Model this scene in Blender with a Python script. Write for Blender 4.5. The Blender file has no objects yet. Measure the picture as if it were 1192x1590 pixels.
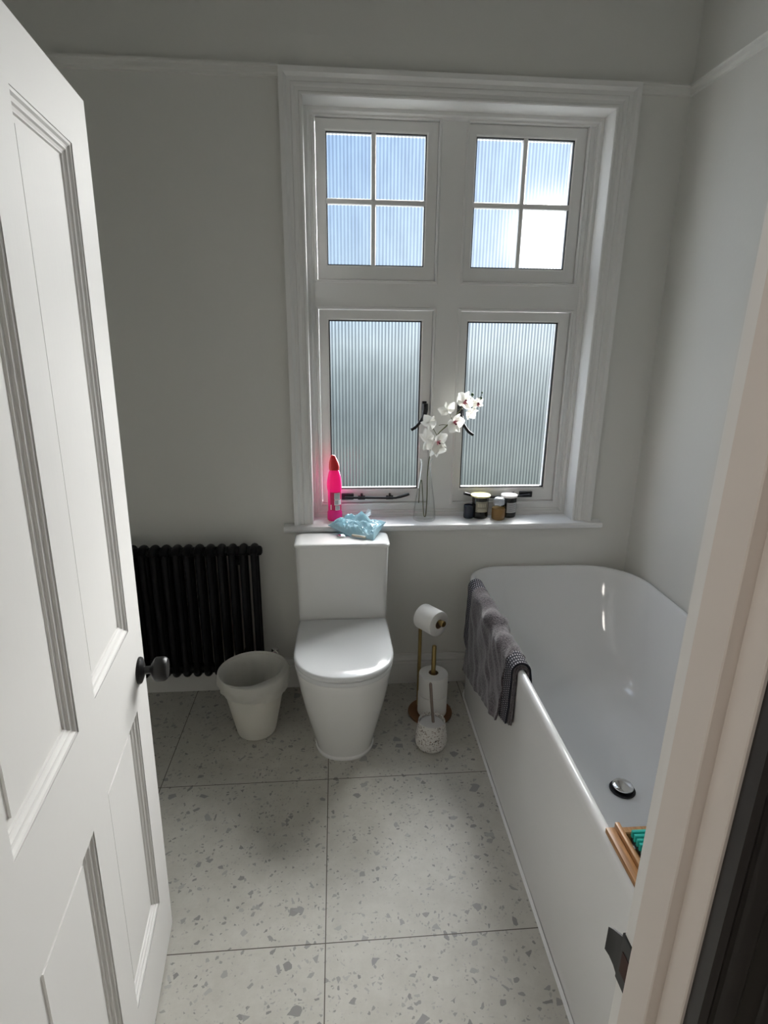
import bpy, bmesh, math, random
from math import sin, cos, pi, radians
from mathutils import Vector, Matrix, noise

sc = bpy.context.scene
COL = sc.collection
random.seed(7)

# ------------------------------------------------------------------ materials
def new_mat(name):
    m = bpy.data.materials.new(name); m.use_nodes = True
    nt = m.node_tree
    return m, nt, nt.nodes['Principled BSDF']

def mat(name, col, rough=.5, metal=0., spec=.5, coat=0., bump=None, trans=0., sub=0., ior=1.45, sheen=0.):
    m, nt, b = new_mat(name)
    b.inputs['Base Color'].default_value = (*col, 1)
    b.inputs['Roughness'].default_value = rough
    b.inputs['Metallic'].default_value = metal
    b.inputs['Specular IOR Level'].default_value = spec
    b.inputs['Coat Weight'].default_value = coat
    b.inputs['Transmission Weight'].default_value = trans
    b.inputs['IOR'].default_value = ior
    b.inputs['Sheen Weight'].default_value = sheen
    if sub:
        b.inputs['Subsurface Weight'].default_value = sub
        b.inputs['Subsurface Radius'].default_value = (.02, .02, .02)
    if bump:
        scale, strength, dist, stretch = bump
        tc = nt.nodes.new('ShaderNodeTexCoord'); mp = nt.nodes.new('ShaderNodeMapping')
        mp.inputs['Scale'].default_value = stretch
        n = nt.nodes.new('ShaderNodeTexNoise'); n.inputs['Scale'].default_value = scale; n.inputs['Detail'].default_value = 5
        bp = nt.nodes.new('ShaderNodeBump'); bp.inputs['Strength'].default_value = strength; bp.inputs['Distance'].default_value = dist
        nt.links.new(tc.outputs['Object'], mp.inputs[0]); nt.links.new(mp.outputs[0], n.inputs[0])
        nt.links.new(n.outputs[0], bp.inputs['Height']); nt.links.new(bp.outputs[0], b.inputs['Normal'])
    return m

M = {}
M['wall'] = mat('wall_paint', (.70, .695, .665), .75, spec=.25, bump=(60, .12, .004, (1, 1, 1)))
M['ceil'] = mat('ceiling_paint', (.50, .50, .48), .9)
M['trim'] = mat('trim_gloss', (.76, .755, .74), .32, spec=.5, bump=(14, .04, .003, (1, 1, 1)))
M['sillpaint'] = mat('sill_gloss', (.80, .80, .80), .28, spec=.5, bump=(8, .06, .004, (1, 1, 1)))
M['door'] = mat('door_paint', (.74, .725, .705), .58, spec=.3, bump=(7, .05, .004, (14, 14, .5)))
M['hallside'] = mat('hall_side_beige_paint', (.69, .635, .59), .45, spec=.4)
M['darktrim'] = mat('dark_architrave_paint', (.020, .017, .017), .38, spec=.5)
M['hall'] = mat('hall_paint', (.62, .58, .54), .8)
M['ceramic'] = mat('ceramic', (.80, .80, .79), .07, spec=.6, coat=.3)
M['seatplastic'] = mat('seat_plastic', (.68, .69, .70), .13, spec=.55)
M['acrylic'] = mat('bath_acrylic', (.82, .825, .83), .09, spec=.55, coat=.3)
M['chrome'] = mat('chrome', (.72, .72, .72), .1, metal=1)
M['brass'] = mat('brushed_brass', (.42, .31, .13), .28, metal=1)
M['brassbase'] = mat('bronze_base', (.30, .17, .10), .35, metal=1)
M['handlebronze'] = mat('brush_handle_bronze', (.30, .24, .21), .4, metal=.7)
M['black'] = mat('black_iron', (.010, .010, .011), .42, spec=.5)
M['blackknob'] = mat('black_knob', (.008, .0075, .0075), .36, spec=.45)
M['radiator'] = mat('radiator_enamel', (.005, .005, .0065), .45, spec=.28)
M['bin'] = mat('bin_plastic', (.74, .72, .66), .45)
M['paper'] = mat('paper', (.85, .84, .82), .95, spec=.1, bump=(120, .25, .002, (1, 1, 1)))
M['card'] = mat('cardboard', (.30, .21, .14), .9)
M['seal'] = mat('black_rubber_seal', (.012, .012, .014), .6)
M['pink'] = mat('pink_plastic', (.90, .02, .25), .28, trans=.35, ior=1.2)
M['red'] = mat('red_cap', (.55, .012, .02), .35)
M['crimson'] = mat('crimson_label', (.55, .008, .10), .4)
M['white'] = mat('white_label', (.80, .80, .80), .6)
M['greyprint'] = mat('grey_print', (.22, .22, .23), .7)
M['goldlid'] = mat('gold_lid', (.86, .78, .36), .3, metal=.15)
M['golddot'] = mat('gold_lid_pattern', (.55, .45, .14), .35, metal=.3)
M['whitelid'] = mat('white_lid', (.85, .80, .77), .4)
M['pinkprint'] = mat('pale_pink_print', (.72, .50, .46), .6)
M['darkglass'] = mat('dark_glass', (.010, .010, .008), .08, spec=.7)
M['navyglass'] = mat('navy_glass', (.010, .018, .035), .12, spec=.7)
M['amber'] = mat('amber_liquid_glass', (.42, .25, .09), .1, spec=.6, trans=.35)
M['stone'] = mat('chip_stone', (.3, .3, .3), .5)
M['bamboo'] = None
M['teal'] = mat('teal_plastic', (.02, .42, .36), .35)
M['tealdark'] = mat('black_gap', (.01, .02, .02), .5)
M['stem'] = mat('orchid_stem', (.13, .14, .07), .6)
M['bud'] = mat('green_bud', (.03, .09, .03), .5)
M['lip'] = mat('orchid_lip', (.70, .22, .28), .5)
M['liptip'] = mat('orchid_lip_dark', (.22, .02, .06), .5)
M['strikeinner'] = mat('strike_recess', (.05, .02, .015), .7)
M['porcelain_in'] = mat('pot_inside', (.62, .60, .58), .5)

def glass_clear():
    m = bpy.data.materials.new('clear_glass'); m.use_nodes = True; nt = m.node_tree; nt.nodes.clear()
    out = nt.nodes.new('ShaderNodeOutputMaterial'); mx = nt.nodes.new('ShaderNodeMixShader')
    t = nt.nodes.new('ShaderNodeBsdfTransparent'); t.inputs[0].default_value = (.985, .99, .988, 1)
    g = nt.nodes.new('ShaderNodeBsdfGlossy'); g.inputs['Roughness'].default_value = .04
    lw = nt.nodes.new('ShaderNodeLayerWeight'); lw.inputs['Blend'].default_value = .10
    mu = nt.nodes.new('ShaderNodeMath'); mu.operation = 'MULTIPLY'; mu.inputs[1].default_value = .45; nt.links.new(lw.outputs['Fresnel'], mu.inputs[0]); nt.links.new(mu.outputs[0], mx.inputs[0]); nt.links.new(t.outputs[0], mx.inputs[1]); nt.links.new(g.outputs[0], mx.inputs[2])
    nt.links.new(mx.outputs[0], out.inputs[0]); return m
M['glass'] = glass_clear()

def reeded_glass(name, tint):
    m = bpy.data.materials.new(name); m.use_nodes = True; nt = m.node_tree; nt.nodes.clear()
    N = nt.nodes.new; L = nt.links.new
    out = N('ShaderNodeOutputMaterial')
    tc = N('ShaderNodeTexCoord'); mp = N('ShaderNodeMapping'); mp.inputs['Scale'].default_value = (1, 1, .35)
    no = N('ShaderNodeTexNoise'); no.inputs['Scale'].default_value = 26; no.inputs['Detail'].default_value = 5
    cr = N('ShaderNodeValToRGB'); cr.color_ramp.elements[0].position = .3; cr.color_ramp.elements[1].position = .7
    cr.color_ramp.elements[0].color = (*[c * .86 for c in tint], 1); cr.color_ramp.elements[1].color = (*tint, 1)
    L(tc.outputs['Object'], mp.inputs[0]); L(mp.outputs[0], no.inputs[0]); L(no.outputs[0], cr.inputs[0])
    tr = N('ShaderNodeBsdfTransparent'); L(cr.outputs[0], tr.inputs[0])
    gl = N('ShaderNodeBsdfGlossy'); gl.inputs['Roughness'].default_value = .12
    m3 = N('ShaderNodeMixShader'); m3.inputs[0].default_value = .04; L(tr.outputs[0], m3.inputs[1]); L(gl.outputs[0], m3.inputs[2])
    L(m3.outputs[0], out.inputs[0]); return m
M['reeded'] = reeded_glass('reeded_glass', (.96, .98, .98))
M['reedmid_shade'] = reeded_glass('reeded_glass_flank_shade', (.80, .83, .84))  # same glass, darker tint: refraction stripes put into the colour
M['reedgroove_shade'] = reeded_glass('reeded_glass_groove_shade', (.66, .69, .71))
M['reedmid_shade_lower'] = reeded_glass('reeded_glass_lower_flank_shade', (.72, .75, .77))  # lower panes: stronger refraction stripes, again only painted as tint
M['reedgroove_shade_lower'] = reeded_glass('reeded_glass_lower_groove_shade', (.44, .47, .49))

def translucent_mat(name, col, fac, rough=.5):
    m, nt, b = new_mat(name); b.inputs['Base Color'].default_value = (*col, 1); b.inputs['Roughness'].default_value = rough
    out = nt.nodes['Material Output']; tl = nt.nodes.new('ShaderNodeBsdfTranslucent'); tl.inputs[0].default_value = (*col, 1)
    mx = nt.nodes.new('ShaderNodeMixShader'); mx.inputs[0].default_value = fac
    nt.links.new(b.outputs[0], mx.inputs[1]); nt.links.new(tl.outputs[0], mx.inputs[2]); nt.links.new(mx.outputs[0], out.inputs[0])
    return m
M['petal'] = translucent_mat('orchid_petal', (.86, .85, .80), .5)
M['liner'] = translucent_mat('bin_liner_film', (.78, .77, .73), .35, .4)
M['packet'] = translucent_mat('blue_film', (.62, .85, .92), .35, .12)
M['packetclear'] = translucent_mat('clear_film', (.82, .88, .90), .4, .12)
M['pinkbody'] = translucent_mat('pink_bottle_plastic', (.85, .025, .32), .36, .22)

def towel_mats():
    m, nt, b = new_mat('towel_pile'); N = nt.nodes.new; L = nt.links.new
    tc = N('ShaderNodeTexCoord'); no = N('ShaderNodeTexNoise'); no.inputs['Scale'].default_value = 190; no.inputs['Detail'].default_value = 4
    n2 = N('ShaderNodeTexNoise'); n2.inputs['Scale'].default_value = 18
    cr = N('ShaderNodeValToRGB'); cr.color_ramp.elements[0].position = .3; cr.color_ramp.elements[0].color = (.022, .018, .021, 1)
    cr.color_ramp.elements[1].position = .75; cr.color_ramp.elements[1].color = (.150, .128, .137, 1)
    L(tc.outputs['Object'], no.inputs[0]); L(tc.outputs['Object'], n2.inputs[0]); L(no.outputs[0], cr.inputs[0]); L(cr.outputs[0], b.inputs['Base Color'])
    b.inputs['Roughness'].default_value = .95; b.inputs['Sheen Weight'].default_value = .35; b.inputs['Specular IOR Level'].default_value = .1
    bp = N('ShaderNodeBump'); bp.inputs['Strength'].default_value = .8; bp.inputs['Distance'].default_value = .003
    L(no.outputs[0], bp.inputs['Height']); L(bp.outputs[0], b.inputs['Normal'])
    M['towel'] = m
    m, nt, b = new_mat('towel_waffle_band'); N = nt.nodes.new; L = nt.links.new
    uv = N('ShaderNodeUVMap'); mp = N('ShaderNodeMapping'); mp.inputs['Scale'].default_value = (1, 1, 1)
    br = N('ShaderNodeTexBrick'); br.inputs['Scale'].default_value = 1.0; br.offset = .0
    br.inputs['Brick Width'].default_value = .016; br.inputs['Row Height'].default_value = .0155; br.inputs['Mortar Size'].default_value = .0048; br.inputs['Mortar Smooth'].default_value = .2
    br.inputs['Color1'].default_value = (.40, .38, .41, 1); br.inputs['Color2'].default_value = (.30, .29, .32, 1); br.inputs['Mortar'].default_value = (.010, .010, .018, 1)
    L(uv.outputs[0], mp.inputs[0]); L(mp.outputs[0], br.inputs[0]); L(br.outputs[0], b.inputs['Base Color'])
    b.inputs['Roughness'].default_value = .9
    bp = N('ShaderNodeBump'); bp.inputs['Strength'].default_value = .6; bp.inputs['Distance'].default_value = .003
    L(br.outputs['Color'], bp.inputs['Height']); L(bp.outputs[0], b.inputs['Normal'])
    M['band'] = m
towel_mats()

def bamboo():
    m, nt, b = new_mat('bamboo'); N = nt.nodes.new; L = nt.links.new
    tc = N('ShaderNodeTexCoord'); mp = N('ShaderNodeMapping'); mp.inputs['Scale'].default_value = (60, 3, 60)
    no = N('ShaderNodeTexNoise'); no.inputs['Scale'].default_value = 3; no.inputs['Detail'].default_value = 6
    cr = N('ShaderNodeValToRGB'); cr.color_ramp.elements[0].position = .3; cr.color_ramp.elements[0].color = (.26, .115, .04, 1)
    cr.color_ramp.elements[1].position = .7; cr.color_ramp.elements[1].color = (.50, .26, .10, 1)
    L(tc.outputs['Object'], mp.inputs[0]); L(mp.outputs[0], no.inputs[0]); L(no.outputs[0], cr.inputs[0]); L(cr.outputs[0], b.inputs['Base Color'])
    b.inputs['Roughness'].default_value = .4
    M['bamboo'] = m
bamboo()

def chips(nt, coord, base, layers, flat=True):
    """stack of voronoi chips over a base colour socket; returns colour socket"""
    N = nt.nodes.new; L = nt.links.new
    cur = base
    for (scale, keep, size, c1, c2, off) in layers:
        wn = N('ShaderNodeTexNoise'); wn.inputs['Scale'].default_value = scale * 1.1; wn.inputs['Detail'].default_value = 3
        add = N('ShaderNodeMixRGB'); add.blend_type = 'LINEAR_LIGHT'; add.inputs[0].default_value = .22 / scale
        mp = N('ShaderNodeMapping'); mp.inputs['Location'].default_value = off
        L(coord, mp.inputs[0]); L(mp.outputs[0], wn.inputs[0]); L(mp.outputs[0], add.inputs[1]); L(wn.outputs['Color'], add.inputs[2])
        v = N('ShaderNodeTexVoronoi'); v.inputs['Scale'].default_value = scale; L(add.outputs[0], v.inputs['Vector'])
        ve = N('ShaderNodeTexVoronoi'); ve.feature = 'DISTANCE_TO_EDGE'; ve.inputs['Scale'].default_value = scale; L(add.outputs[0], ve.inputs['Vector'])
        if flat:
            for q in (v, ve): q.voronoi_dimensions = '2D'
        sp = N('ShaderNodeSeparateColor'); L(v.outputs['Color'], sp.inputs[0])
        k = N('ShaderNodeMath'); k.operation = 'LESS_THAN'; L(sp.outputs[0], k.inputs[0]); k.inputs[1].default_value = keep
        sz = N('ShaderNodeMapRange'); L(sp.outputs[1], sz.inputs[0]); sz.inputs[3].default_value = size[0]; sz.inputs[4].default_value = size[1]
        d = N('ShaderNodeMath'); d.operation = 'GREATER_THAN'; L(ve.outputs['Distance'], d.inputs[0]); L(sz.outputs[0], d.inputs[1])
        mm = N('ShaderNodeMath'); mm.operation = 'MULTIPLY'; L(k.outputs[0], mm.inputs[0]); L(d.outputs[0], mm.inputs[1])
        cc = N('ShaderNodeMixRGB'); cc.inputs[1].default_value = (*c1, 1); cc.inputs[2].default_value = (*c2, 1); L(sp.outputs[2], cc.inputs[0])
        mx = N('ShaderNodeMixRGB'); L(mm.outputs[0], mx.inputs[0]); L(cur, mx.inputs[1]); L(cc.outputs[0], mx.inputs[2])
        cur = mx.outputs[0]
    return cur

def floor_mat():
    m, nt, b = new_mat('terrazzo_tiles'); N = nt.nodes.new; L = nt.links.new
    tc = N('ShaderNodeTexCoord'); co = tc.outputs['Object']
    no = N('ShaderNodeTexNoise'); no.inputs['Scale'].default_value = 14; no.inputs['Detail'].default_value = 8; no.inputs['Roughness'].default_value = .7; L(co, no.inputs[0])
    cr = N('ShaderNodeValToRGB'); cr.color_ramp.elements[0].position = .3; cr.color_ramp.elements[0].color = (.46, .445, .40, 1)
    cr.color_ramp.elements[1].position = .7; cr.color_ramp.elements[1].color = (.56, .545, .50, 1); L(no.outputs[0], cr.inputs[0])
    g1, g2 = (.24, .235, .225), (.42, .41, .39)
    col = chips(nt, co, cr.outputs[0], [
        (150, .13, (.12, .34), (.36, .35, .33), (.52, .50, .47), (3, 7, 0)),
        (95, .16, (.16, .36), g1, (.46, .45, .42), (1, 2, 0)),
        (58, .10, (.14, .34), g1, g2, (8, 3, 0)),
        (40, .06, (.14, .34), (.25, .245, .235), (.40, .39, .375), (5, 1, 0)),
        (28, .028, (.16, .30), (.27, .265, .26), (.37, .365, .35), (2.3, 4.1, 0)),
    ])
    # grout grid, 0.6 m tiles : x = 0 joint, y = -0.61 joint
    sx = N('ShaderNodeSeparateXYZ'); L(co, sx.inputs[0])
    def line(sock, off):
        a = N('ShaderNodeMath'); a.operation = 'ADD'; L(sock, a.inputs[0]); a.inputs[1].default_value = off + 60.3
        f = N('ShaderNodeMath'); f.operation = 'MODULO'; L(a.outputs[0], f.inputs[0]); f.inputs[1].default_value = .6
        s = N('ShaderNodeMath'); s.operation = 'SUBTRACT'; L(f.outputs[0], s.inputs[0]); s.inputs[1].default_value = .3
        ab = N('ShaderNodeMath'); ab.operation = 'ABSOLUTE'; L(s.outputs[0], ab.inputs[0])
        l = N('ShaderNodeMath'); l.operation = 'LESS_THAN'; L(ab.outputs[0], l.inputs[0]); l.inputs[1].default_value = .0014
        return l.outputs[0]
    lx, ly = line(sx.outputs[0], 0), line(sx.outputs[1], .611)
    mxm = N('ShaderNodeMath'); mxm.operation = 'MAXIMUM'; L(lx, mxm.inputs[0]); L(ly, mxm.inputs[1])
    gm = N('ShaderNodeMixRGB'); L(mxm.outputs[0], gm.inputs[0]); L(col, gm.inputs[1]); gm.inputs[2].default_value = (.10, .085, .07, 1)
    L(gm.outputs[0], b.inputs['Base Color']); b.inputs['Roughness'].default_value = .36; b.inputs['Specular IOR Level'].default_value = .35
    M['floor'] = m
    m, nt, b = new_mat('terrazzo_pot'); tc = nt.nodes.new('ShaderNodeTexCoord')
    rgb = nt.nodes.new('ShaderNodeRGB'); rgb.outputs[0].default_value = (.70, .68, .65, 1)
    col = chips(nt, tc.outputs['Object'], rgb.outputs[0], [(210, .30, (.06, .25), (.16, .14, .13), (.42, .36, .30), (1, 1, 1)), (130, .22, (.08, .25), (.10, .09, .09), (.5, .42, .36), (4, 2, 1))], flat=False)
    nt.links.new(col, b.inputs['Base Color']); b.inputs['Roughness'].default_value = .4
    M['pot'] = m
floor_mat()

# ------------------------------------------------------------------ mesh helpers
def obj(name, bm, m, parent=None, smooth=35, **props):
    me = bpy.data.meshes.new(name)
    bmesh.ops.recalc_face_normals(bm, faces=bm.faces[:])
    bm.to_mesh(me); bm.free()
    ms = m if isinstance(m, (list, tuple)) else [m]
    for x in ms: me.materials.append(x)
    if smooth:
        me.polygons.foreach_set('use_smooth', [True] * len(me.polygons))
        me.set_sharp_from_angle(angle=radians(smooth))
    o = bpy.data.objects.new(name, me); COL.objects.link(o)
    if parent is not None: o.parent = parent
    for k, v in props.items(): o[k] = v
    return o

def thing(name, label, cat, loc=(0, 0, 0), group=None, kind=None):
    o = bpy.data.objects.new(name, None); COL.objects.link(o); o.location = loc; o.empty_display_size = .05
    o['label'] = label; o['category'] = cat
    if group: o['group'] = group
    if kind: o['kind'] = kind
    return o

def tag(o, label, cat, group=None, kind=None):
    o['label'] = label; o['category'] = cat
    if group: o['group'] = group
    if kind: o['kind'] = kind
    return o

def box(bm, x0, x1, y0, y1, z0, z1, bev=0., seg=2, mi=0):
    vs = [bm.verts.new((x, y, z)) for x in (x0, x1) for y in (y0, y1) for z in (z0, z1)]
    fs = [bm.faces.new([vs[i] for i in f]) for f in ((0, 1, 3, 2), (4, 6, 7, 5), (0, 4, 5, 1), (2, 3, 7, 6), (0, 2, 6, 4), (1, 5, 7, 3))]
    for f in fs: f.material_index = mi
    if bev:
        es = list({e for f in fs for e in f.edges})
        bmesh.ops.bevel(bm, geom=es, offset=bev, segments=seg, affect='EDGES', profile=.5)
    return vs

def lathe(bm, prof, seg=32, c=(0, 0, 0), axis=None, sx=1., sy=1., mi=0, closed=False):
    """prof: list of (r, z); r=0 -> pole."""
    M3 = Matrix.Identity(3)
    if axis is not None: M3 = Vector((0, 0, 1)).rotation_difference(Vector(axis).normalized()).to_matrix()
    rings = []
    for (r, z) in prof:
        if r <= 1e-6: rings.append([bm.verts.new(Vector(c) + M3 @ Vector((0, 0, z)))])
        else: rings.append([bm.verts.new(Vector(c) + M3 @ Vector((r * sx * cos(2 * pi * k / seg), r * sy * sin(2 * pi * k / seg), z))) for k in range(seg)])
    pairs = list(zip(rings, rings[1:])) + ([(rings[-1], rings[0])] if closed else [])
    for a, b in pairs:
        for k in range(seg):
            k2 = (k + 1) % seg
            if len(a) == 1 and len(b) == 1: continue
            if len(a) == 1: f = bm.faces.new((a[0], b[k2], b[k]))
            elif len(b) == 1: f = bm.faces.new((a[k], a[k2], b[0]))
            else: f = bm.faces.new((a[k], a[k2], b[k2], b[k]))
            f.material_index = mi
    return rings

def tube(bm, pts, r, seg=10, cap=True, mi=0, flat=1.):
    pts = [Vector(p) for p in pts]; n = len(pts)
    rs = r if isinstance(r, (list, tuple)) else [r] * n
    t0 = (pts[1] - pts[0]).normalized(); up = Vector((0, 0, 1)) if abs(t0.z) < .9 else Vector((1, 0, 0))
    nrm = t0.cross(up).normalized(); rings = []
    for i, p in enumerate(pts):
        t = ((pts[min(i + 1, n - 1)] - pts[max(i - 1, 0)])).normalized()
        nrm = (nrm - t * nrm.dot(t)).normalized(); bn = t.cross(nrm)
        rings.append([bm.verts.new(p + (nrm * cos(2 * pi * k / seg) + bn * flat * sin(2 * pi * k / seg)) * rs[i]) for k in range(seg)])
    for a, b in zip(rings, rings[1:]):
        for k in range(seg):
            bm.faces.new((a[k], a[(k + 1) % seg], b[(k + 1) % seg], b[k])).material_index = mi
    if cap:
        bm.faces.new(rings[0][::-1]).material_index = mi; bm.faces.new(rings[-1]).material_index = mi

def smooth_path(pts, n=8):
    pts = [Vector(p) for p in pts]; out = []
    for i in range(len(pts) - 1):
        p0 = pts[max(i - 1, 0)]; p1 = pts[i]; p2 = pts[i + 1]; p3 = pts[min(i + 2, len(pts) - 1)]
        for k in range(n):
            t = k / n
            out.append(.5 * ((2 * p1) + (p2 - p0) * t + (2 * p0 - 5 * p1 + 4 * p2 - p3) * t * t + (3 * p1 - p0 - 3 * p2 + p3) * t ** 3))
    out.append(pts[-1]); return out

def sweep(bm, corners, prof, closed=False, mi=0, cap=True):
    """corners: list of functions w,d -> Vector (mitred); prof: list of (w,d)."""
    rings = [[bm.verts.new(c(w, d)) for (w, d) in prof] for c in corners]
    pr = list(zip(rings, rings[1:])) + ([(rings[-1], rings[0])] if closed else [])
    for a, b in pr:
        for k in range(len(prof) - 1):
            bm.faces.new((a[k], a[k + 1], b[k + 1], b[k])).material_index = mi
    if cap and not closed:
        for r in (rings[0], rings[-1]):
            if len(r) > 2: bm.faces.new(r)

def rect_corners(x0, x1, z0, z1, y, sign, face):
    """four mitred corners; w moves inward (sign=+1) or outward (-1); d moves along y*face"""
    def mk(cx, cz, dx, dz): return lambda w, d: Vector((cx + dx * w * sign, y + face * d, cz + dz * w * sign))
    return [mk(x0, z0, 1, 1), mk(x1, z0, -1, 1), mk(x1, z1, -1, -1), mk(x0, z1, 1, -1)]

def loft(bm, rings, cap0=True, cap1=True, mi=0):
    vr = [[bm.verts.new(p) for p in r] for r in rings]
    n = len(vr[0])
    for a, b in zip(vr, vr[1:]):
        for k in range(n):
            bm.faces.new((a[k], a[(k + 1) % n], b[(k + 1) % n], b[k])).material_index = mi
    if cap0: bm.faces.new(vr[0][::-1]).material_index = mi
    if cap1: bm.faces.new(vr[-1]).material_index = mi
    return vr

def holed_wall(bm, x0, x1, z0, z1, ya, yb, hx0, hx1, hz0, hz1):
    """wall slab in the xz plane with one rectangular hole (hz0 may equal z0 for a doorway)"""
    box(bm, x0, hx0, ya, yb, z0, z1); box(bm, hx1, x1, ya, yb, z0, z1); box(bm, hx0, hx1, ya, yb, hz1, z1)
    if hz0 > z0 + 1e-4: box(bm, hx0, hx1, ya, yb, z0, hz0)

# ------------------------------------------------------------------ setting
XL, XR, YF, YH, ZC = -1.25, 1.36, -1.888, -3.5, 2.95
WX0, WX1, WZ0, WZ1 = -.056, 1.079, .794, 2.362          # window reveal
def structure(name, bm, m, label, cat, smooth=None): return tag(obj(name, bm, m, smooth=smooth), label, cat, kind='structure')

bm = bmesh.new(); holed_wall(bm, XL - .1, XR + .1, 0, ZC, 0, .25, WX0 - .03, WX1 + .03, WZ0 - .03, WZ1 + .03)
structure('wall_back', bm, M['wall'], 'pale grey painted wall around the tall window', 'wall')
bm = bmesh.new(); box(bm, XL - .1, XL, YH, 0, 0, ZC); structure('wall_left', bm, M['wall'], 'painted side wall hidden behind the open door', 'wall')
bm = bmesh.new(); box(bm, XR, XR + .1, YH, 0, 0, ZC); structure('wall_right', bm, M['wall'], 'pale grey painted side wall along the bath', 'wall')
DXL, DXR, DZ = -.405, .375, 1.972
bm = bmesh.new(); holed_wall(bm, XL, XR, 0, ZC, YF - .102, YF, DXL - .02, DXR + .02, 0, DZ + .02)
structure('wall_front', bm, M['wall'], 'wall with the doorway that the bathroom is seen through', 'wall')
bm = bmesh.new(); box(bm, XL - .1, XR + .1, YH - .1, YH, 0, ZC); structure('wall_hall', bm, M['hall'], 'far hall wall behind the doorway', 'wall')
bm = bmesh.new(); box(bm, XL - .1, XR + .1, YH - .1, .25, -.1, 0); structure('floor', bm, M['floor'], 'pale terrazzo tiled floor with grey chips and thin dark joints', 'floor')
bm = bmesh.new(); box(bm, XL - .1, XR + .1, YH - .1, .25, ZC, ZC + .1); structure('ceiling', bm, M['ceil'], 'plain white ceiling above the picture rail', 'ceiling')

# baseboards
def skirting(x0, x1, name, label):
    bm = bmesh.new()
    prof = [(0, 0), (.018, 0), (.018, .105), (.014, .112), (.016, .120), (.012, .132), (.006, .140), (.005, .147), (0, .147)]
    a = [bm.verts.new((x0, -d, z)) for d, z in prof]; b = [bm.verts.new((x1, -d, z)) for d, z in prof]
    for k in range(len(prof) - 1): bm.faces.new((a[k], a[k + 1], b[k + 1], b[k]))
    bm.faces.new(a); bm.faces.new(b[::-1])
    structure(name, bm, M['trim'], label, 'skirting board')
skirting(XL, XR, 'baseboard_back', 'white moulded skirting board under the window wall')
# picture rails
def rail(name, pts_fn, label):
    bm = bmesh.new()
    prof = [(0, 2.412), (.008, 2.414), (.010, 2.420), (.014, 2.424), (.016, 2.436), (.022, 2.440), (.022, 2.4475), (.004, 2.4475), (0, 2.4475)]
    rings = pts_fn(bm, prof)
    for k in range(len(prof) - 1): bm.faces.new((rings[0][k], rings[0][k + 1], rings[1][k + 1], rings[1][k]))
    bm.faces.new(rings[0]); bm.faces.new(rings[1][::-1])
    structure(name, bm, M['wall'], label, 'picture rail')
rail('trim_1', lambda bm, p: [[bm.verts.new((x, -d, z)) for d, z in p] for x in (XL, -.133)], 'thin picture rail on the wall left of the window')
rail('trim_2', lambda bm, p: [[bm.verts.new((x, -d, z)) for d, z in p] for x in (1.1575, XR)], 'short picture rail between the window and the right corner')
rail('trim_3', lambda bm, p: [[bm.verts.new((XR - d, y, z)) for d, z in p] for y in (YF, 0)], 'picture rail along the right wall above the bath')

# ------------------------------------------------------------------ window
YFR = .10
win = thing('window_1', 'white timber window with four reeded glass lights in two tiers', 'window', (0, 0, 0), kind='structure')
# casing: mitred U
bm = bmesh.new()
prof = [(0, 0), (0, .012), (.004, .015), (.010, .015), (.013, .012), (.024, .013), (.030, .019), (.036, .021), (.040, .018), (.052, .020), (.058, .026), (.062, .032), (.078, .034), (.078, 0)]
def cc(cx, cz, dx, dz): return lambda w, d: Vector((cx + dx * w, -d, cz + dz * w))
sweep(bm, [cc(WX0, WZ0, -1, 0), cc(WX0, WZ1, -1, 1), cc(WX1, WZ1, 1, 1), cc(WX1, WZ0, 1, 0)], prof)
obj('window_casing', bm, M['trim'], win, 30)
# reveal lining (top + sides)
bm = bmesh.new()
box(bm, WX0 - .03, WX0, -.002, .16, WZ0, WZ1); box(bm, WX1, WX1 + .03, -.002, .16, WZ0, WZ1); box(bm, WX0 - .03, WX1 + .03, -.002, .16, WZ1, WZ1 + .03)
obj('reveal_lining', bm, M['trim'], win, None)
# sill board
bm = bmesh.new()
prof = [(.155, .794), (-.036, .794), (-.046, .791), (-.051, .784), (-.051, .776), (-.047, .769), (-.040, .766), (-.028, .765), (-.022, .760), (.155, .760)]
L0, L1, SX0, SX1 = WX0, WX1, -.178, 1.205
a = [bm.verts.new((SX0 + (.006 if y < -.045 else 0), min(y, .0) if 0 else y, z)) for y, z in prof]
bm.free(); bm = bmesh.new()
def sill_run(x0, x1, ycut):
    pr = [(min(y, ycut), z) for y, z in prof]
    a = [bm.verts.new((x0, y, z)) for y, z in pr]; b = [bm.verts.new((x1, y, z)) for y, z in pr]
    for k in range(len(pr)): bm.faces.new((a[k], a[(k + 1) % len(pr)], b[(k + 1) % len(pr)], b[k]))
    bm.faces.new(a[::-1]); bm.faces.new(b)
sill_run(SX0, WX0, 0); sill_run(WX0, WX1, .155); sill_run(WX1, SX1, 0)
bmesh.ops.remove_doubles(bm, verts=bm.verts[:], dist=1e-5)
obj('window_sill', bm, M['sillpaint'], win, 30)

OPX = [(-.018, .4505), (.564, 1.028)]; OPZ = [(.852, 1.666), (1.776, 2.336)]
GLX = [(.0225, .4045), (.596, .981)]; GLZ = [(.914, 1.625), (1.8305, 2.293)]
# fixed frame
bm = bmesh.new()
yb = .16
xs = [WX0, OPX[0][0], OPX[0][1], OPX[1][0], OPX[1][1], WX1]; zs = [WZ0, OPZ[0][0], OPZ[0][1], OPZ[1][0], OPZ[1][1], WZ1]
for i in range(5):
    for j in range(5):
        if i in (1, 3) and j in (1, 3): continue
        box(bm, xs[i], xs[i + 1], YFR, yb, zs[j], zs[j + 1])
bmesh.ops.remove_doubles(bm, verts=bm.verts[:], dist=1e-5)
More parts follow.
